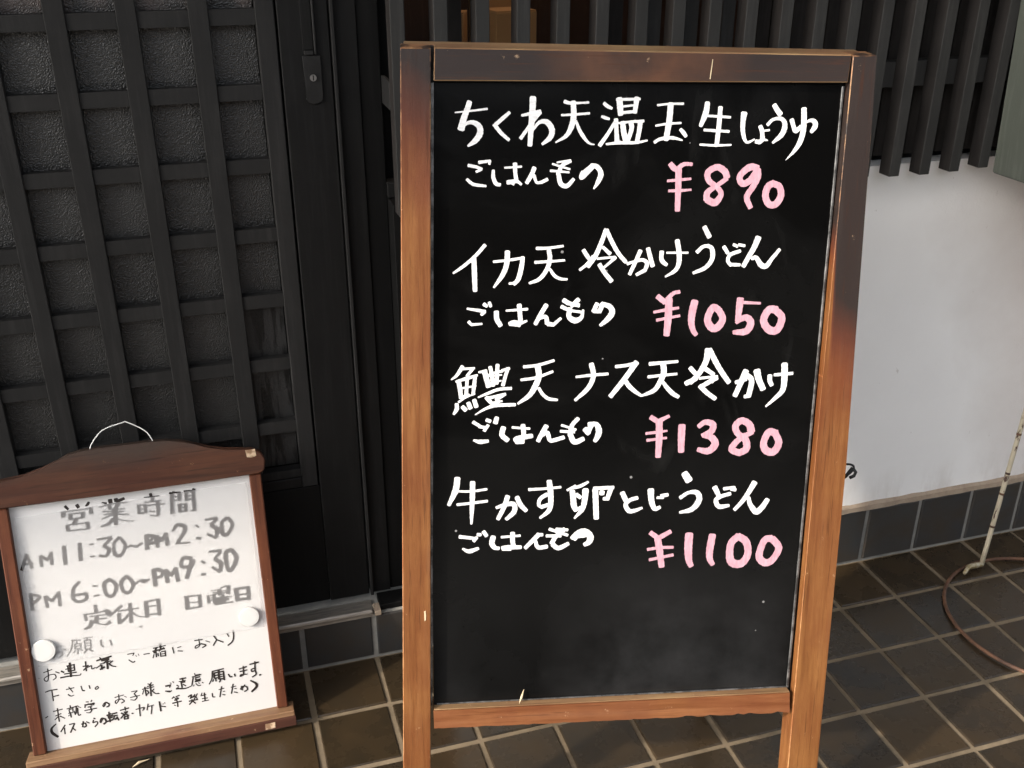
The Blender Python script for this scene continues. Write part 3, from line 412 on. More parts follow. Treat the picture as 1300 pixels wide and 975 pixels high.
'n 未就学の': '26:219,1088 384,1102;31:298,1136 295,870;26:245,992 350,1021;31,21:286,970 223,918;31,24:321,975 402,912;26:455,1089 621,1105;29:519,1147 524,1100;26:491,1068 494,1003;26:491,1068 560,1073;26:561,1079 552,1016;22:470,995 561,1001;31:506,1013 509,908;22:463,944 488,965;24:552,1094 656,1111;29:623,1118 602,966;26:576,1024 587,943;29:639,1075 637,932 682,929;19:654,1098 700,1062;24:798,1158 843,1149;24:903,1175 887,1140;36:768,1100 939,1102;29:779,1098 766,1048;31:826,1113 900,1071;29:939,1102 917,1068;26:753,992 970,998;29:818,1050 886,1048;29:862,1041 876,972 835,929;22:835,929 781,947;29,29:1142,1079 1097,1003 1078,1033;27,29,31:1086,1045 1142,1079 1193,1035;31:1193,1035 1183,998 1140,981',
'n イスからの転落': '24,46,62,48:234,838 147,762 148,674 235,573;32:385,783 292,663;30:364,728 360,604;30:454,775 550,779;35:549,776 456,612;30:500,698 549,636;27:659,737 738,749;35:704,786 676,674;35:737,742 741,682 695,670;27:753,768 805,727;30:887,812 917,791;30:883,776 862,722;33,30:862,722 934,728 942,689 889,634;41:1042,764 994,693;35:989,709 1024,775 1086,754;41:1086,754 1097,692 1046,652;36:1120,813 1200,833;36:1167,877 1166,670;41:1136,788 1221,791;36:1138,757 1216,755;36:1104,691 1223,709;36:1212,823 1311,831;33:1220,784 1310,779;33:1258,776 1223,709;41:1249,711 1315,719;36:1294,753 1322,673;30:1367,864 1526,881;30:1459,918 1462,843;36:1379,809 1426,769;33:1359,702 1412,757;36:1432,812 1497,813;36:1484,809 1423,747;33:1442,788 1506,729;39:1427,724 1426,665;30:1427,724 1492,725;36:1486,726 1485,667;28:1420,674 1485,671;30:1562,759 1589,759',
'n お子様ヤケド': '24:1307,1138 1471,1156;27,27,27:1383,1187 1374,1078 1319,1011;27,24,24:1303,1021 1322,1076 1427,1086;27:1427,1086 1467,1032 1411,1004;19:1479,1128 1516,1100;24:1610,1192 1720,1191;27:1720,1189 1655,1143;29:1655,1143 1697,1062 1650,1012;22:1650,1012 1577,1035;24:1577,1081 1753,1089;27:1808,1197 1898,1211;32:1860,1238 1865,1053;24:1835,1178 1801,1099;25:1869,1171 1901,1151;27:1920,1292 1962,1257;29:1991,1303 1964,1270;29:1901,1236 2020,1251;37:1965,1282 1951,1035;25:1896,1198 2026,1210;32:1901,1151 1918,1094;29:1856,1068 1919,1107;27:2021,1165 1981,1134;32,22:1981,1134 2032,1070 2106,1052;25:2227,1168 2322,1171;25:2322,1169 2294,1135;25,27:2210,1079 2288,1046 2327,1068;20:2317,1229 2333,1213;22:2367,1245 2382,1222;25:1643,823 1791,837 1785,792;29:1718,912 1705,676;22:1790,831 1764,770;27:1874,892 1840,767;25:1861,835 1974,847;27:1937,832 1904,673;37:2080,895 2084,694;27:2091,799 2182,766;20:2131,831 2155,832;20:2170,856 2179,834;27:1565,766 1593,754',
'n ご遠慮願います': '26:2225,1182 2334,1186;23:2334,1186 2298,1153;26:2212,1081 2302,1062;16:2330,1221 2343,1201;19:2371,1239 2383,1210;29:2431,1157 2466,1123;29:2456,1108 2430,1087;36:2499,1264 2617,1266;36:2548,1280 2556,1218;26:2478,1217 2603,1217;39:2506,1193 2592,1193;36:2520,1182 2524,1085;29:2547,1150 2596,1105;42,33,23:2412,1087 2583,1059 2712,1089;26:2781,1329 2796,1256;23:2800,1290 2879,1291;29:2726,1261 2901,1278;33:2748,1248 2706,1100;33:2777,1233 2872,1240;39:2790,1213 2798,1150;33:2803,1184 2882,1194;36:2768,1157 2871,1162;23:2745,1100 2733,1068;26:2779,1119 2820,1067 2867,1066;23:2827,1127 2848,1105;23:2897,1121 2918,1099;33:3101,1298 3325,1314;36,26:3108,1297 3084,1161 3020,1052;36:3127,1258 3223,1264;40:3134,1248 3130,1152;33:3129,1205 3201,1208;33:3130,1152 3210,1153;33:3154,1147 3154,1085;50:3226,1290 3214,1117;36:3239,1261 3319,1263;36:3311,1264 3309,1115;30:3240,1208 3312,1206;30:3235,1165 3307,1165;36:3214,1117 3318,1122;33:3245,1111 3214,1055;33:3277,1113 3321,1086;26:3113,1138 3091,1090;33,33:3397,1185 3422,1127 3461,1119;33:3508,1171 3517,1116;33:3605,1248 3752,1271;30:3614,1194 3752,1201;33:3690,1293 3679,1127;33:3678,1119 3611,1097 3623,1130;30:3631,1128 3742,1115;37:3812,1303 3984,1317;33,33,30:3914,1348 3902,1170 3908,1081 3830,1035;30:3907,1214 3832,1193 3843,1147 3901,1162;37:3969,1050 3999,1053',
'n 等発生したため': '26:2070,1062 2088,1058;29:2313,902 2357,937;23:2347,921 2383,896;29:2411,934 2459,941;26:2388,939 2414,898;39:2355,858 2436,885;33:2309,807 2482,817;33:2383,896 2403,804 2399,717;26:2413,828 2393,728;23:2335,766 2364,748;33:2607,875 2674,905 2641,833;33:2736,900 2699,856;30:2784,908 2708,801;39:2651,848 2732,866;33:2612,786 2770,788;39:2658,776 2677,807;33:2699,794 2611,716;33:2674,782 2729,717;26:2747,863 2776,778;23:2871,907 2840,843;26:2856,849 2936,858;30:2910,899 2906,741;26:2856,787 2959,783;26:2850,732 2977,735;26:3055,860 3055,789 3100,771;23:3180,904 3285,917;30:3243,961 3186,753;23:3254,853 3294,854;27:3239,794 3292,774;23:3412,908 3509,915;30:3460,969 3405,777;23:3472,869 3511,861;27:3456,802 3525,773;27:3604,895 3625,802;33:3677,906 3594,817;30:3580,829 3626,882 3705,865;33:3705,865 3714,801 3653,769;34,57,44:3790,972 3886,890 3886,819 3787,736',
}



# ================================================================ SETTING
T = .15; G = .0100
road = link('road', box(-60, 60, -60, 40, -.06, -.02), 'asphalt', kind='structure')
fl = link('floor', box(-3.0, 4.2, -1.95, .05, -.02, -.0035), 'grout', kind='structure')
def tile_mesh(w_, h_, t_, bv=.0022):
    b = box(-w_/2, w_/2, -h_/2, h_/2, -t_, 0); bmesh.ops.bevel(b, geom=[e for e in b.edges if all(v.co.z > -t_/2 for v in e.verts)], offset=bv, segments=1, affect='EDGES')
    me = bpy.data.meshes.new('tile'); bmesh.ops.recalc_face_normals(b, faces=b.faces); b.to_mesh(me); b.free(); return me
tm = []
for k in range(4):
    me = tile_mesh(T-G-.0006*k, T-G-.0005*(3-k), .010); me.materials.append(M['tile']); tm.append(me)
inview = [(i, j) for j in range(0, 11) for i in range(-7, 18)]
inview.sort(key=lambda q: abs(q[0]-5)*.8+q[1]*1.1); sel = set(inview[:290])
for i, j in inview:
    if (i, j) not in sel: continue
    o = bpy.data.objects.new('tile', random.choice(tm)); C.objects.link(o); o.parent = fl
    o.location = ((i+.5)*T+random.uniform(-1, 1)*.0009, -(j+.5)*T+random.uniform(-1, 1)*.0009, .0+random.uniform(-1, 1)*.0006)
    o.rotation_euler = (random.uniform(-1, 1)*.004, random.uniform(-1, 1)*.004, random.uniform(-1, 1)*.006)
bm = bmesh.new()
for j in range(0, 13):
    for i in range(-19, 27):
        if (i, j) in sel: continue
        x, y = (i+.5)*T, -(j+.5)*T; a = (T-G)/2
        box(x-a, x+a, y-a, y+a, -.01, random.uniform(-.0005, .0005), bm=bm)
link('tile', bm, 'tile', fl, kind='stuff')

# ================================================================ SHOP WALL
wall = thing('shop_wall', 'white plastered shop wall with a skirting row of dark square tiles', 'wall', (1.3, .05, 0))
def P2(o, par): o.parent = par; o.matrix_parent_inverse = Matrix.Translation(-Vector(par.location)); return o
def part(name, bm, mats, par, **k): return P2(link(name, bm, mats, **k), par)
part('plaster', box(.302, 3.4, .004, .09, .165, .985), 'plaster', wall)
part('plinth', box(.3025, 3.4, .0, .085, -.02, .149), 'grout_wall', wall)
# mortar ledge with a ragged front
b = bmesh.new(); n = 90; prev = None
for i in range(n+1):
    x = .302+i*(3.4-.302)/n; d = -.005-random.random()*.0035; zt = .166+random.uniform(-.0015, .002)
    cur = [b.verts.new((x, .03, .1495)), b.verts.new((x, d, .1495+random.uniform(0, .001))), b.verts.new((x, d+.002, zt-.004)), b.verts.new((x, .006, zt+.002)), b.verts.new((x, .03, zt+.002))]
    if prev:
        for k in range(4): b.faces.new((prev[k], prev[k+1], cur[k+1], cur[k]))
    prev = cur
part('mortar_ledge', b, 'mortar', wall)
me_w = [tile_mesh(T-G, .149-.006, .008), tile_mesh(T-G-.001, .149-.007, .008)]
for me in me_w: me.materials.append(M['wall_tile'])
def wtile(i, me, par, z, x=None):
    o = bpy.data.objects.new('tile', me); C.objects.link(o)
    o.matrix_world = Matrix.Translation((x if x is not None else (i+.5)*T, -.0045+random.uniform(-1, 1)*.0005, z)) @ Matrix.Rotation(PI/2+random.uniform(-.004, .004), 4, 'X')
    P2(o, par)
for i in range(2, 21): wtile(i, me_w[i % 2], wall, .0765)
me_s = tile_mesh(.055-G, .149-.006, .008); me_s.materials.append(M['wall_tile'])

# door threshold, lower than the skirting
sill = thing('door_threshold', 'low tiled door step with a shiny steel sill rail along its edge', 'threshold', (-.3, .03, 0))
part('step', box(-1.6, .302, .0, .085, -.02, .112), 'grout_wall', sill)
me_t = tile_mesh(T-G-.001, .110-.006, .008); me_t.materials.append(M['wall_tile'])
for i in range(-10, 2): wtile(i, me_t, sill, .0575)
rail = bmesh.new(); box(-1.6, .152, -.009, .040, .1125, .1185, bm=rail); b2 = tube([(-1.6, -.006, .1235), (.147, -.006, .1235)], .0062, 10, rail)
part('sill_rail', rail, 'steel', sill)
part('mortar', box(.1525, .166, -.010, .02, .1128, .124, .001), 'mortar', sill)

# ================================================================ SLIDING DOOR
DY = .06
door = thing('sliding_door', 'black wooden sliding door with a square lattice over pebbled glass', 'door', (-.3, DY+.02, .125))
Vx = [-.374+.107*(i-3) if i < 3 else x for i, x in enumerate([0, 0, 0, -.374, -.267, -.162, -.053])]
Vx = [-.695, -.588, -.481, -.374, -.267, -.162, -.053]
Hz = [1.424, 1.299, 1.179, 1.055, .932, .808, .681, .548]
X0, X1 = -.79, .035; ZB, ZT = .452, 1.62
for x in Vx: part('lattice_upright', box(x-.0155, x+.0155, DY-.004, DY+.018, ZB+.0005, ZT, .0012), 'lattice_black', door)
for z in Hz+[1.548]:
    xs = [X0]+Vx+[X1]
    bm = bmesh.new()
    for a, c in zip(xs[:-1], xs[1:]):
        l_ = a+(.0157 if a != X0 else 0); r_ = c-(.0157 if c != X1 else 0)
        box(l_, r_, DY, DY+.017, z-.0125, z+.0125, bm=bm)
    part('lattice_crossbar', bm, 'lattice_black', door)
zs = [ZB]+sorted(Hz+[1.548])
xs = [X0]+Vx+[X1]
for a, c in zip(xs[:-1], xs[1:]):
    for z0, z1 in zip(zs[:-1], zs[1:]):
        st_ = a == Vx[-1] and z0 < .8
        part('pane', box(a+.001, c-.001, DY+.0225, DY+.026, z0+.0008, z1-.0008), 'glass_stained' if st_ else 'glass', door)
# moulding round the glass, then stile and rails
part('moulding', box(.0353, .066, DY-.006, DY+.02, .411, ZT, .0015), 'lattice_black', door)
part('moulding', box(-.85, .035, DY-.0062, DY+.02, .4115, .4335, .0015), 'door_black', door)
part('moulding', box(-.85, .035, DY-.002, DY+.02, .434, .4515, .001), 'lattice_black', door)
part('stile', box(.0695, .1525, DY-.008, DY+.03, .126, ZT, .0015), 'door_black', door)
part('stile', box(-.93, -.852, DY-.008, DY+.03, .126, ZT, .0015), 'door_black', door)
part('top_rail', box(-.93, .15, DY-.005, DY+.03, ZT+.001, ZT+.12, .002), 'door_black', door)
part('skirting_board', box(-.8515, .0690, DY-.004, DY+.03, .126, .4085, .001), 'door_dark', door)
part('backing', box(-.93, .15, DY+.032, DY+.04, .126, ZT+.12), 'void', door)
# finger pull with keyhole plate
pl = bmesh.new(); prof = []
zt, zb, xl, xr = 1.236, 1.166, .1045, .1345
pr_ = [(xl, zt), (xr, zt), (xr, zb+.004)]
for k in range(0, 7):
    a_ = -PI/2+PI/2*(1-k/6); pr_.append(((xl+xr)/2+.0148*math.cos(a_)*(1 if k % 2 else .88), zb+.002+.011*math.sin(a_)*(1 if k % 2 else .86)))
for k in range(1, 7):
    a_ = -PI/2-PI/2*(k/6); pr_.append(((xl+xr)/2+.0148*math.cos(a_)*(1 if k % 2 else .88), zb+.002+.011*math.sin(a_)*(1 if k % 2 else .86)))
def prism_y(poly, y0, y1, bv=0):
    b = bmesh.new(); n = len(poly); a = [b.verts.new((x, y0, z)) for x, z in poly]; c = [b.verts.new((x, y1, z)) for x, z in poly]
    b.faces.new(a); b.faces.new(c[::-1])
    for i in range(n): b.faces.new((a[i], a[(i+1) % n], c[(i+1) % n], c[i]))
    bevel(b, bv); return b
lockp = part('lock_plate', prism_y(pr_, DY-.0125, DY-.0075, .0008), 'metal_black', door)
kc = tube([(.1195, DY-.0155, 1.2005), (.1195, DY-.011, 1.2005)], .0055, 20)
k1 = link('key_cylinder', kc, 'key'); k1.parent = lockp; k1.matrix_parent_inverse = Matrix.Identity(4)
k2 = link('keyhole', box(.1187, .1203, DY-.0162, DY-.0150, 1.1965, 1.2045), 'void'); k2.parent = lockp
part('finger_pull', box(.1065, .1245, DY-.0095, DY-.0076, 1.245, 1.52, .001), 'void', door)
part('pull_rim', box(.1250, .1285, DY-.0145, DY-.0076, 1.2375, 1.53, .0008), 'metal_black', door)
part('pull_lip', box(.1080, .1235, DY-.0145, DY-.0076, 1.2370, 1.2440, .001), 'lattice_black', door)

jamb = thing('door_jamb', 'black door post standing between the lattice door and the slatted window', 'door frame', (.19, .07, .125))
part('post', box(.1545, .1605, DY-.016, DY+.04, .126, 1.75, .001), 'lattice_black', jamb)
part('post', box(.1608, .1985, DY-.006, DY+.04, .126, 1.75, .001), 'door_black', jamb)
part('post', box(.1988, .2360, DY-.002, DY+.04, .1265, 1.75, .001), 'door_dark', jamb)
part('foot_board', box(.1665, .3005, .006, DY-.009, .1125, .1262, .001), 'door_dark', jamb)
part('post', box(.2365, .3010, .008, .085, .150, .984, .001), 'door_dark', jamb)
part('bracket', box(.2365, .2440, DY-.070, DY+.003, 1.150, 1.197, .001), 'lattice_black', jamb)
b = bmesh.new()
prev = None
for i in range(13):
    z = .225+i*.009; w0 = .2075+.0025*math.sin(i*1.9); w1 = .2155+.003*math.sin(i*1.1+1)
    cur = (b.verts.new((w0, DY-.0012, z)), b.verts.new((w1, DY-.0012, z)), b.verts.new((w1, DY-.0002, z)), b.verts.new((w0, DY-.0002, z)))
    if prev:
        for k in range(4): b.faces.new((prev[k], prev[(k+1) % 4], cur[(k+1) % 4], cur[k]))
    else: b.faces.new(cur[::-1])
    prev = cur
b.faces.new(prev)
part('peeling_patch', b, 'end_grain', jamb, label='bare patch of peeled paint near the foot of the post')

# ================================================================ SLATTED WINDOW SCREEN
scr = thing('window_screen', 'row of dark vertical wooden slats in front of the shop window', 'window screen', (.95, -.03, .977))
SY = -.05
for k in range(0, 22):
    x = .2365+.0702*k+random.uniform(-1, 1)*.0007; zb = .977+random.uniform(-.003, .003)
    bm = box(x, x+.0236, SY, SY+.034, zb, 1.75, .0012)
    for fc in bm.faces:
        if fc.normal.z < -.8 or fc.calc_center_median().z < zb+.0013: fc.material_index = 1
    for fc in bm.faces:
        if abs(fc.normal.x) > .9 and fc.material_index == 0: fc.material_index = 2  # side faces darker: their shade is put in as a material
    part('slat', bm, ['slat', 'end_grain', 'slat_inner'], scr)
for k in (1, 5, 6, 7, 8, 9, 10, 11, 12, 13, 14, 15, 16, 17, 18, 19, 20):
    x = .297+.0702*(k-1)+.0 
    x = (.2365+.0702*k)*1.0475-.002+.0265
    part('inner_slat', box(x, x+.026, .022, .045, 1.0, 1.75, .001), 'slat_inner_grey' if k in (6, 7, 8) else 'slat_inner', scr)
part('cross_rail', box(1.02, 2.0, -.014, .018, 1.142, 1.19, .001), 'slat', scr)
part('sill_board', box(.236, 3.3, .046, .085, .9855, 1.012, .001), 'void', scr)

win = thing('shop_window', 'dark shop window behind the slats with a dim room inside', 'window', (.7, .09, 1.0))
part('pane', box(.26, 3.3, .0865, .0885, 1.013, 1.75), 'window_glass', win)
part('side_panel', box(1.001, 3.3, .0895, .10, .99, 1.75), 'void', win)
part('back_panel', box(.1, 3.2, .62, .64, .9, 1.9), 'brown_board', win)
part('bottom_panel', box(.1, 3.2, .101, .619, .985, .999), 'void', win)
part('side_panel', box(.24, .259, .088, .619, 1.0005, 1.9), 'void', win)
part('head', box(.236, 3.3, .05, .087, 1.751, 1.95), 'void', win)
# cardboard boxes inside
def carton(x0, x1, y0, y1, z0, z1, label, prt=False, rot=0):
    t = thing('cardboard_box', label, 'box', ((x0+x1)/2, (y0+y1)/2, z0))
    hx, hy, hz = (x1-x0)/2, (y1-y0)/2, z1-z0
    link('carton', box(-hx, hx, -hy, hy, 0, hz, .001), 'card', t)
    link('flap', box(-hx*.98, hx*.98, -hy*.98, -.001, hz+.0005, hz+.0025), 'card', t)
    if prt:
        b = bmesh.new(); vs = [b.verts.new(p) for p in ((-.014, -hy-.0006, hz*.25), (.012, -hy-.0006, hz*.25), (.006, -hy-.0006, hz*.62), (-.001, -hy-.0006, hz*.76), (-.008, -hy-.0006, hz*.62))]; b.faces.new(vs)
        link('printed_mark', b, 'card_print', t)
    t.rotation_euler = (0, 0, rot); return t
carton(.475, .56, .20, .30, 1.001, 1.279, 'orange cardboard box with a dark printed mark behind the slats', True, .15)
carton(.385, .445, .24, .32, 1.001, 1.275, 'narrow orange box left of the marked box behind the slats', False, -.35)
carton(.50, .60, .36, .46, 1.001, 1.40, 'taller pale orange box standing behind the marked box')
lp = bpy.data.lights.new('room_lamp', 'POINT'); lp.energy = 1.2; lp.color = (1, .62, .28); lp.shadow_soft_size = .06  # added warm light on the boxes, no visible source
lo = bpy.data.objects.new('room_lamp', lp); C.objects.link(lo); lo.location = (.62, .20, 1.75)

# ================================================================ METER BOX
mb = thing('meter_box', 'grey green metal meter box hanging at the right beside the slats', 'meter box', (1.6, -.2, .975))
bm = box(1.449, 1.80, -.42, -.049, .966, 1.75, .004)
for v_ in bm.verts: v_.co.x += .016*(1.30-v_.co.z)/.33
part('case', bm, 'meter', mb)
for z in (1.205, 1.222, 1.239): part('louvre', box(1.4455, 1.450, -.34, -.13, z, z+.006, .0015), 'meter', mb)

# ================================================================ EAVE (unseen, added to shade the wall)
ev = thing('roof_eave', 'projecting wooden eave above the shop front outside the frame', 'eave', (.5, 0, 2.4))
part('soffit', box(-4, 5, -1.05, .1, 2.70, 2.74), 'eave', ev)
part('upper_wall', box(-4, 5, .0865, .30, 1.952, 2.699), 'plaster', ev)
part('side_wall', box(-4, -.94, .05, .30, -.01, 1.95), 'plaster', ev)

# ================================================================ HOUSE ACROSS THE LANE (unseen, added to darken the board's reflection)
oh = thing('opposite_house', 'brown weatherboarded house across the lane behind the viewer', 'house', (1, -8, 0))
part('wall', box(-9, 12, -8.6, -8.0, -.02, 2.9), 'opposite_wall', oh)  # wall of the added house
part('roof', prism_y([(-9.6, 2.905), (12.6, 2.905), (10.5, 3.5), (-7.5, 3.5)], -9.2, -7.7), 'void', oh)
for k in range(6):
    for z0 in (.9,):
        x = -7.5+3.2*k
        fo = part('window', box(x, x+1.5, -7.997, -7.94, z0, z0+1.2, .01), 'eave', oh)
        pn = link('window_pane', box(x+.08, x+1.42, -7.938, -7.93, z0+.08, z0+1.12), 'brown_board'); pn.parent = fo; pn.matrix_parent_inverse = Matrix.Identity(4)
# ================================================================ MENU BOARD
mwB = Matrix(((.97854, .07036, -.19369, .15529), (-.20404, .19903, -.95852, -.54773), (-.02889, .97746, .20912, 0), (0, 0, 0, 1)))
mb_ = thing('menu_board', 'black menu board in a wooden easel frame with white and pink handwriting', 'menu board', mw=mwB)
FR, BK = .018, -.024
def level_top(bm, vmin):
    for v in bm.verts:
        if v.co.y > vmin: v.co.y += .216*(FR-v.co.z)
    return bm
def worn_top(o):
    for p in o.data.polygons:
        if p.normal.y > .8 and p.center.y > 1.29: p.material_index = 1
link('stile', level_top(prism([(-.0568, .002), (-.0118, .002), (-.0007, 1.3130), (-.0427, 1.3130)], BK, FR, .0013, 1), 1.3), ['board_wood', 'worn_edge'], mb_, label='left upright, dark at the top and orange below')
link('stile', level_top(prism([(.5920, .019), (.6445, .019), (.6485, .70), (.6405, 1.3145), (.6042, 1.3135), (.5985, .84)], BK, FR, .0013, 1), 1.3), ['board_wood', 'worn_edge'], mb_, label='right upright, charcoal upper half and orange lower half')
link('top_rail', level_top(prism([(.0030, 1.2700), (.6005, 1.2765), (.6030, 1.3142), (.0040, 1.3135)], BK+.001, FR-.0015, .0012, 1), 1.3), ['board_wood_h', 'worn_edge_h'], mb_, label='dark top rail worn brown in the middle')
for o_ in list(mb_.children):
    worn_top(o_)
# bottom rail with a chipped lower edge
pl = [(-.0050, .2955), (-.0040, .2640)]
for i in range(60):
    u_ = .002+i*(.586/60); pl.append((u_, .2640+(random.random()**3)*(.0045 if u_ > .40 else .0015)-.0003*(u_ < .2)))
pl += [(.5890, .2640), (.5868, .3003)]
link('bottom_rail', prism(pl, BK+.001, FR-.001, 0), ['board_wood_h', 'worn_edge_h'], mb_)
link('rail_ledge', prism([(-.004, .2958), (.5868, .3005), (.5867, .3022), (-.004, .2975)], .0005, FR-.002, .0006), 'worn_edge_h', mb_)
link('writing_panel', prism([(-.004, .290), (.596, .290), (.606, 1.285), (-.004, 1.285)], -.006, 0), 'board', mb_)
link('trim', prism([(-.0105, .2975), (-.0062, .2975), (.0035, 1.268), (-.0008, 1.268)], .0004, .0035, .0005), 'trim', mb_)
link('trim', prism([(.5855, .3025), (.5890, .3025), (.6012, 1.272), (.5978, 1.272)], .0004, .0035, .0005), 'trim', mb_)
link('trim', prism([(.0010, .2980), (.5850, .3026), (.5850, .3044), (.0010, .2998)], .0004, .0030, .0004), 'trim', mb_)
link('back_panel', prism([(-.004, .290), (.596, .290), (.606, 1.285), (-.004, 1.285)], -.012, -.0065), 'board_wood_h', mb_)
# rear frame of the easel, hinged at the top
def bar(p0, p1, wx, wz):
    a, c = Vector(p0), Vector(p1); d = (c-a).normalized(); s_ = Vector((1, 0, 0)); s_ = (s_-d*s_.dot(d)).normalized(); t_ = d.cross(s_)
    b = bmesh.new(); vs = [b.verts.new(p+s_*i*wx/2+t_*j*wz/2) for p in (a, c) for i, j in ((-1,-1), (1,-1), (1,1), (-1,1))]
    for q in ((0,3,2,1),(4,5,6,7),(0,1,5,4),(1,2,6,5),(2,3,7,6),(3,0,4,7)): b.faces.new([vs[i] for i in q])
    bevel(b, .001); return b
link('rear_leg', bar((.0245, .094, -.3912), (.030, 1.258, -.045), .036, .022), 'board_wood', mb_)
link('rear_leg', bar((.5735, .110, -.3912), (.570, 1.258, -.045), .036, .022), 'board_wood', mb_)
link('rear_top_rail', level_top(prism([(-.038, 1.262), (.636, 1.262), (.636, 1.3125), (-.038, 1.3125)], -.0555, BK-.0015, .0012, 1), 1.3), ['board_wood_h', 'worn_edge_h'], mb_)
link('rear_rail', box(.050, .551, .385, .42, -.312, -.292, .001), 'board_wood_h', mb_)
# black iron stay hook poking out at the right
def loop(cx, cy, cz, rx, ry, tilt, n=24): return [(cx+rx*math.cos(2*PI*k/n)*math.cos(tilt)-ry*math.sin(2*PI*k/n)*math.sin(tilt), cy+rx*math.cos(2*PI*k/n)*math.sin(tilt)+ry*math.sin(2*PI*k/n)*math.cos(tilt), cz+.002*math.sin(4*PI*k/n)) for k in range(n)]
bm = bmesh.new(); HK = lambda p: (p[0], p[1]-.012, p[2])
tube([HK(p) for p in loop(.660, .690, -.012,   .0160, .0100, .3)], .0019, 8, bm, True)
tube([HK(p) for p in [(.636, .664, -.02), (.650, .671, -.014), (.662, .680, -.010), (.6715, .695, -.008)]], .0030, 8, bm)
tube([HK(p) for p in [(.6715, .695, -.008), (.6765, .688, -.006), (.6740, .682, -.006), (.667, .679, -.006)]], .0028, 8, bm)
tube([HK(p) for p in [(.640, .716, -.02), (.646, .706, -.016), (.654, .694, -.012)]], .0026, 8, bm)
link('stay_hook', bm, 'metal_black', mb_, smooth=True)
# brackets left on the wood: nail heads and scars
for u_, v_ in ((-.017, .463),):
    link('scar', prism([(u_-.0006, v_-.009), (u_+.0014, v_-.007), (u_+.0016, v_+.002), (u_+.0008, v_+.009), (u_-.0012, v_+.007), (u_-.0010, v_-.002)], FR+.0001, FR+.0006), 'straw', mb_)
link('scratch', prism([(.3955, 1.278), (.3968, 1.278), (.3990, 1.305), (.3980, 1.305)], FR-.0014, FR-.0008), 'straw', mb_)
lines = [('w', ['ちくわ天', '温', '玉生', 'しょうゆ'], 'first menu line, ちくわ天温玉生しょうゆ'), ('w', ['イカ天', '冷かけ', 'かけうどん'], 'second menu line, イカ天冷かけうどん'),
         ('w', ['鱧', '天ナス天', '天冷かけ'], 'third menu line, 鱧天ナス天冷かけ'), ('w', ['牛かす', '卵とじう', 'どん'], 'fourth menu line, 牛かす卵とじうどん')]
for o_ in mb_.children:
    if o_.name.startswith('rear_top_rail'): worn_top(o_)
def writing(name, bm, mat, par, label=None):
    me = bpy.data.meshes.new(name); bm.to_mesh(me); bm.free(); me.materials.append(M[mat])
    o = bpy.data.objects.new(name, me); C.objects.link(o); o.parent = par
    if label: o['label'] = label
    return o
for l_, ks, lb in lines:
    bm = bmesh.new(); off = .0004
    for k in ks: write(bm, STROKES[l_+' '+k], off); off += .0003
    writing('menu_line', bm, 'white_ink', mb_, lb)
for k, v in STROKES.items():
    if k.startswith('w ごはんもの'):
        bm = bmesh.new(); write(bm, v, .0004); writing('small_line', bm, 'white_ink', mb_, 'small white line ごはんもの')
    if k.startswith('p '):
        bm = bmesh.new(); write(bm, v, .0004, .0, .35); writing('price', bm, 'pink_ink', mb_, 'pink price '+k[2:])
sw = thing('straw', 'thin dry straw husk lying on the bottom rail of the menu board', 'straw', mw=mwB @ Matrix.Translation((.1385, .3000, .010)))
link('husk', tube([(-.004, -.002, .0), (0, .008, -.002), (.004, .020, -.006)], .0014, 8, rfun=lambda t: .0004+.0016*math.sin(PI*t)), 'straw', sw, smooth=True)

# ================================================================ OPENING HOURS SIGN
mwS = Matrix(((.99994, .00645, -.00931, -.49218), (-.01076, .28259, -.95918, -.13131), (-.00356, .95922, .28264, 0), (0, 0, 0, 1)))
sg = thing('hours_sign', 'small wooden sign with a curved crest and a white board of opening hours', 'sign', mw=mwS)
cr = [(.4541, .5190), (.4515, .5133), (.4417, .5095), (.2117, .5083), (-.0180, .5095), (-.0280, .5133), (-.0305, .5190), (-.0330, .5356), (-.0265, .5503), (-.0085, .5588), (.0384, .5606), (.0672, .5683), (.0922, .5800), (.1135, .5905), (.1395, .5950), (.1700, .5965), (.2118, .5962), (.2535, .5962), (.2841, .5945), (.3101, .5905), (.3314, .5823), (.3563, .5693), (.3852, .5616), (.4200, .5592), (.4345, .5583), (.4499, .5503), (.4564, .5356)]
link('crest', prism(cr[::-1], -.004, .018, .0022), 'sign_wood', sg, smooth=False)
link('stile', prism([(-.0211, .0335), (.0017, .0335), (.0032, .5078), (-.0182, .5078)], -.008, .012, .002), 'sign_wood_v', sg)
link('stile', prism([(.4231, .0335), (.4436, .0335), (.4455, .5078), (.4234, .5078)], -.008, .012, .002), 'sign_wood_v', sg)
bm = bmesh.new()
link('shelf', box(-.0315, .4545, .0175, .0330, -.012, .0315, .0012), 'shelf_wood', sg)
link('shelf_front', box(-.0318, .4560, .0045, .0235, .0320, .0370, .0008), 'shelf_front', sg)
link('shelf_bottom', box(-.0305, .4540, .0045, .0170, -.010, .0315, .0008), 'shelf_front', sg)
link('white_panel', prism([(.0012, .0332), (.4236, .0332), (.4238, .5090), (.0028, .5090)], -.004, 0), 'whiteboard', sg)
link('back_panel', prism([(-.010, .0332), (.434, .0332), (.434, .515), (-.010, .515)], -.0075, -.0042), 'sign_wood', sg)
for u_ in (.03, .40): link('rubber_foot', box(u_-.012, u_+.012, .0002, .0042, -.008, .024, .0006), 'rubber', sg)
wp = catmull([(.150, .589), (.1585, .606), (.1793, .6262), (.213, .6352), (.2223, .6345), (.2512, .6144), (.2640, .589)], 12)
link('hanging_wire', tube([(x, y, .006-.004*math.sin(i/len(wp)*PI)) for i, (x, y) in enumerate(wp)], .0010, 8), 'wire', sg, smooth=True)
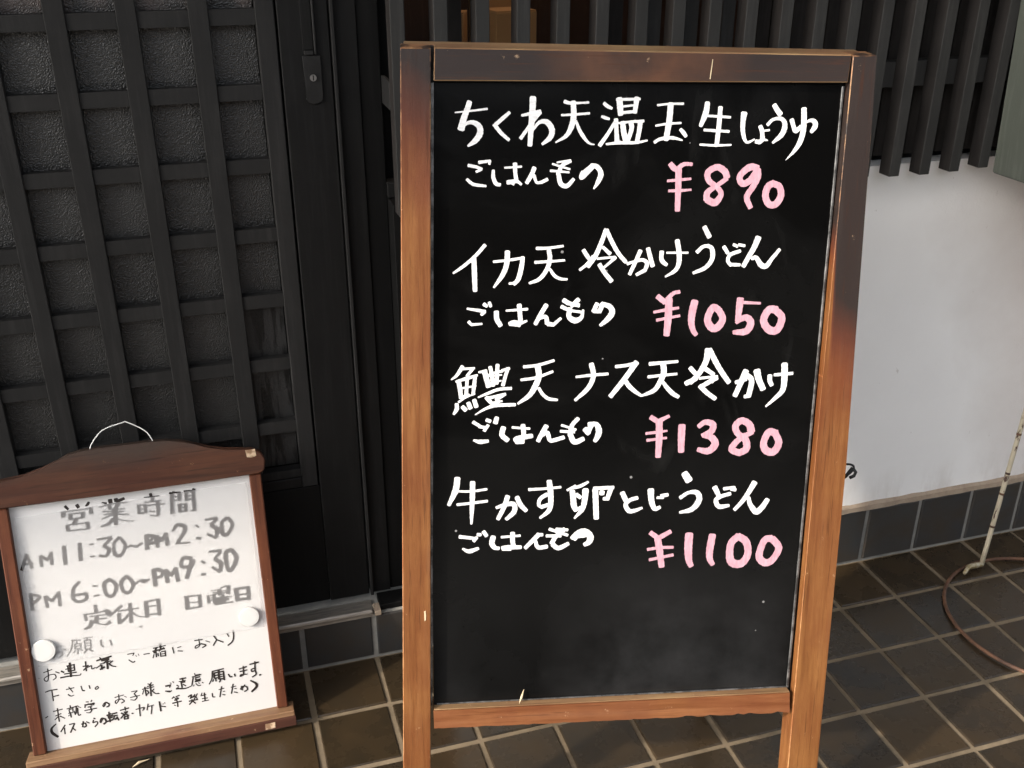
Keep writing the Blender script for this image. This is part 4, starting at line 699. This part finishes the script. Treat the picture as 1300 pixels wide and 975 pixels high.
st_ = link('sticker', prism([(.4238, .5445), (.4222, .5580), (.4400, .5582), (.4412, .5450), (.4330, .5422)], .0182, .0187), 'sticker', sg)
bm = bmesh.new(); write(bm, '9:4260,5560 4390,5555;9:4275,5530 4370,5470;9:4370,5545 4280,5475;8:4265,5450 4390,5480', .0188); writing('sticker_print', bm, 'sticker_print', st_)
link('sticker', prism([(.3962, .0075), (.3970, .0190), (.4158, .0195), (.4150, .0080)], .0372, .0377), 'sticker', sg)
NM = {'k 営業上': None, 'k 時間上': None}
def sgw(name, keys, label):
    bm = bmesh.new(); off = .00015
    for k in keys: write(bm, STROKES[k], off, -.0005 if k[0] == 'n' else -.0001, .3); off += .00025
    writing(name, bm, 'black_ink', sg, label)
sgw('heading', ['k 営業上', 'g 営業', 'k 時間上', 'g 時間'], 'heading 営業時間')
sgw('hours_line', ['g 時刻一', 'g 時刻一右'], 'hours line AM11:30~PM2:30')
sgw('hours_line', ['g 時刻二', 'g 時刻二右'], 'hours line PM6:00~PM9:30')
sgw('closing_day_line', ['g 定休日'], 'line 定休日')
sgw('closing_day_line', ['g 日曜日'], 'line 日曜日')
sgw('notice_line', ['g お願い'], 'small line お願い')
sgw('notice_line', ['n お連れ様'], 'small line お連れ様')
sgw('notice_line', ['n ご一緒にお入り'], 'small line ご一緒に お入り')
sgw('notice_line', ['n 下さい'], 'small line 下さい。')
sgw('notice_line', ['n 未就学の'], 'small line 未就学の')
sgw('notice_line', ['n お子様ヤケド'], 'small lines お子様 ヤケド')
sgw('notice_line', ['n ご遠慮願います'], 'small line ご遠慮願います')
sgw('notice_line', ['n イスからの転落'], 'small line イスからの転落')
sgw('notice_line', ['n 等発生したため'], 'small line 等発生したため')

sh = thing('plastic_sheet', 'thin frosted sheet pinned over the upper part of the opening hours', 'plastic sheet', mw=mwS)
b = bmesh.new(); nx, ny = 24, 18; grid = {}
for i in range(nx+1):
    for j in range(ny+1):
        a, c = i/nx, j/ny
        x = .0100+(.4177-.0100)*a+.0012*c*0; y = .2013+(.4859+(.4929-.4859)*a-.2013)*c
        z = .0024+.0009*math.sin(a*5.1+c*3)*math.sin(c*4+a*2)+.0006*math.sin(a*13)*c
        grid[i, j] = b.verts.new((x, y, z))
for i in range(nx):
    for j in range(ny): b.faces.new((grid[i, j], grid[i+1, j], grid[i+1, j+1], grid[i, j+1]))
link('film', b, 'film', sh, smooth=True)
for (u_, v_, r_), lb in zip(((.0235, .2316, .0208), (.3918, .2287, .0190)), ('round white magnet at the lower left corner of the frosted sheet', 'round white magnet at the lower right corner of the frosted sheet')):
    mg = thing('magnet', lb, 'magnet', mw=mwS @ Matrix.Translation((u_, v_, .0036)), group='magnets holding the frosted sheet')
    link('magnet_body', disc(0, 0, 0, .0042, r_, 64, .0012), 'magnet', mg)
    link('magnet_face', disc(0, 0, .0043, .0045, r_*.78, rb=.0001), 'magnet', mg)
sw = thing('dry_leaf', 'thin pale dry leaf lying on the floor under the hours sign', 'leaf', (-.325, -.175, .003))
link('leaf_blade', tube([(-.018, -.004, .0), (-.006, .003, .002), (.012, .007, .001)], .002, 6, rfun=lambda t: .0004+.0022*math.sin(PI*t)), 'straw', sw)

# ================================================================ RUSTY BANNER STAND
bs = thing('banner_stand', 'rusty ring stand with a flaking white rod leaning at the right', 'banner stand', (1.632, -.330, 0))
n = 72
pts = [(.2298*math.cos(2*PI*k/n), .2298*math.sin(2*PI*k/n), .0065+.001*math.sin(4*PI*k/n)) for k in range(n)]
link('ring', tube(pts, .0042, 10, close=True), 'rust', bs, smooth=True)
a0 = Vector((-.015, .217, .012)); a1 = Vector((.032, .245, .34)); d = (a1-a0)
rp = [a0+d*t for t in (0, .15, .3, .45, .6, .8, 1, 1.5, 2.2, 3)]
link('rod', tube(rp, .0056, 14), 'flaky', bs, smooth=True)
for t in (.30, .56, .72, 1.02): link('rod_joint', tube([a0+d*(t-.008), a0+d*(t+.008)], .0059, 12), 'rust', bs, smooth=True)
link('clamp', tube([(-.082, .196, .010), (-.060, .210, .015), (-.035, .214, .012), (-.015, .2165, .009), (-.008, .219, .022)], .009, 10, rfun=lambda t: .0038+.0034*math.sin(PI*t)), 'clamp', bs, smooth=True)
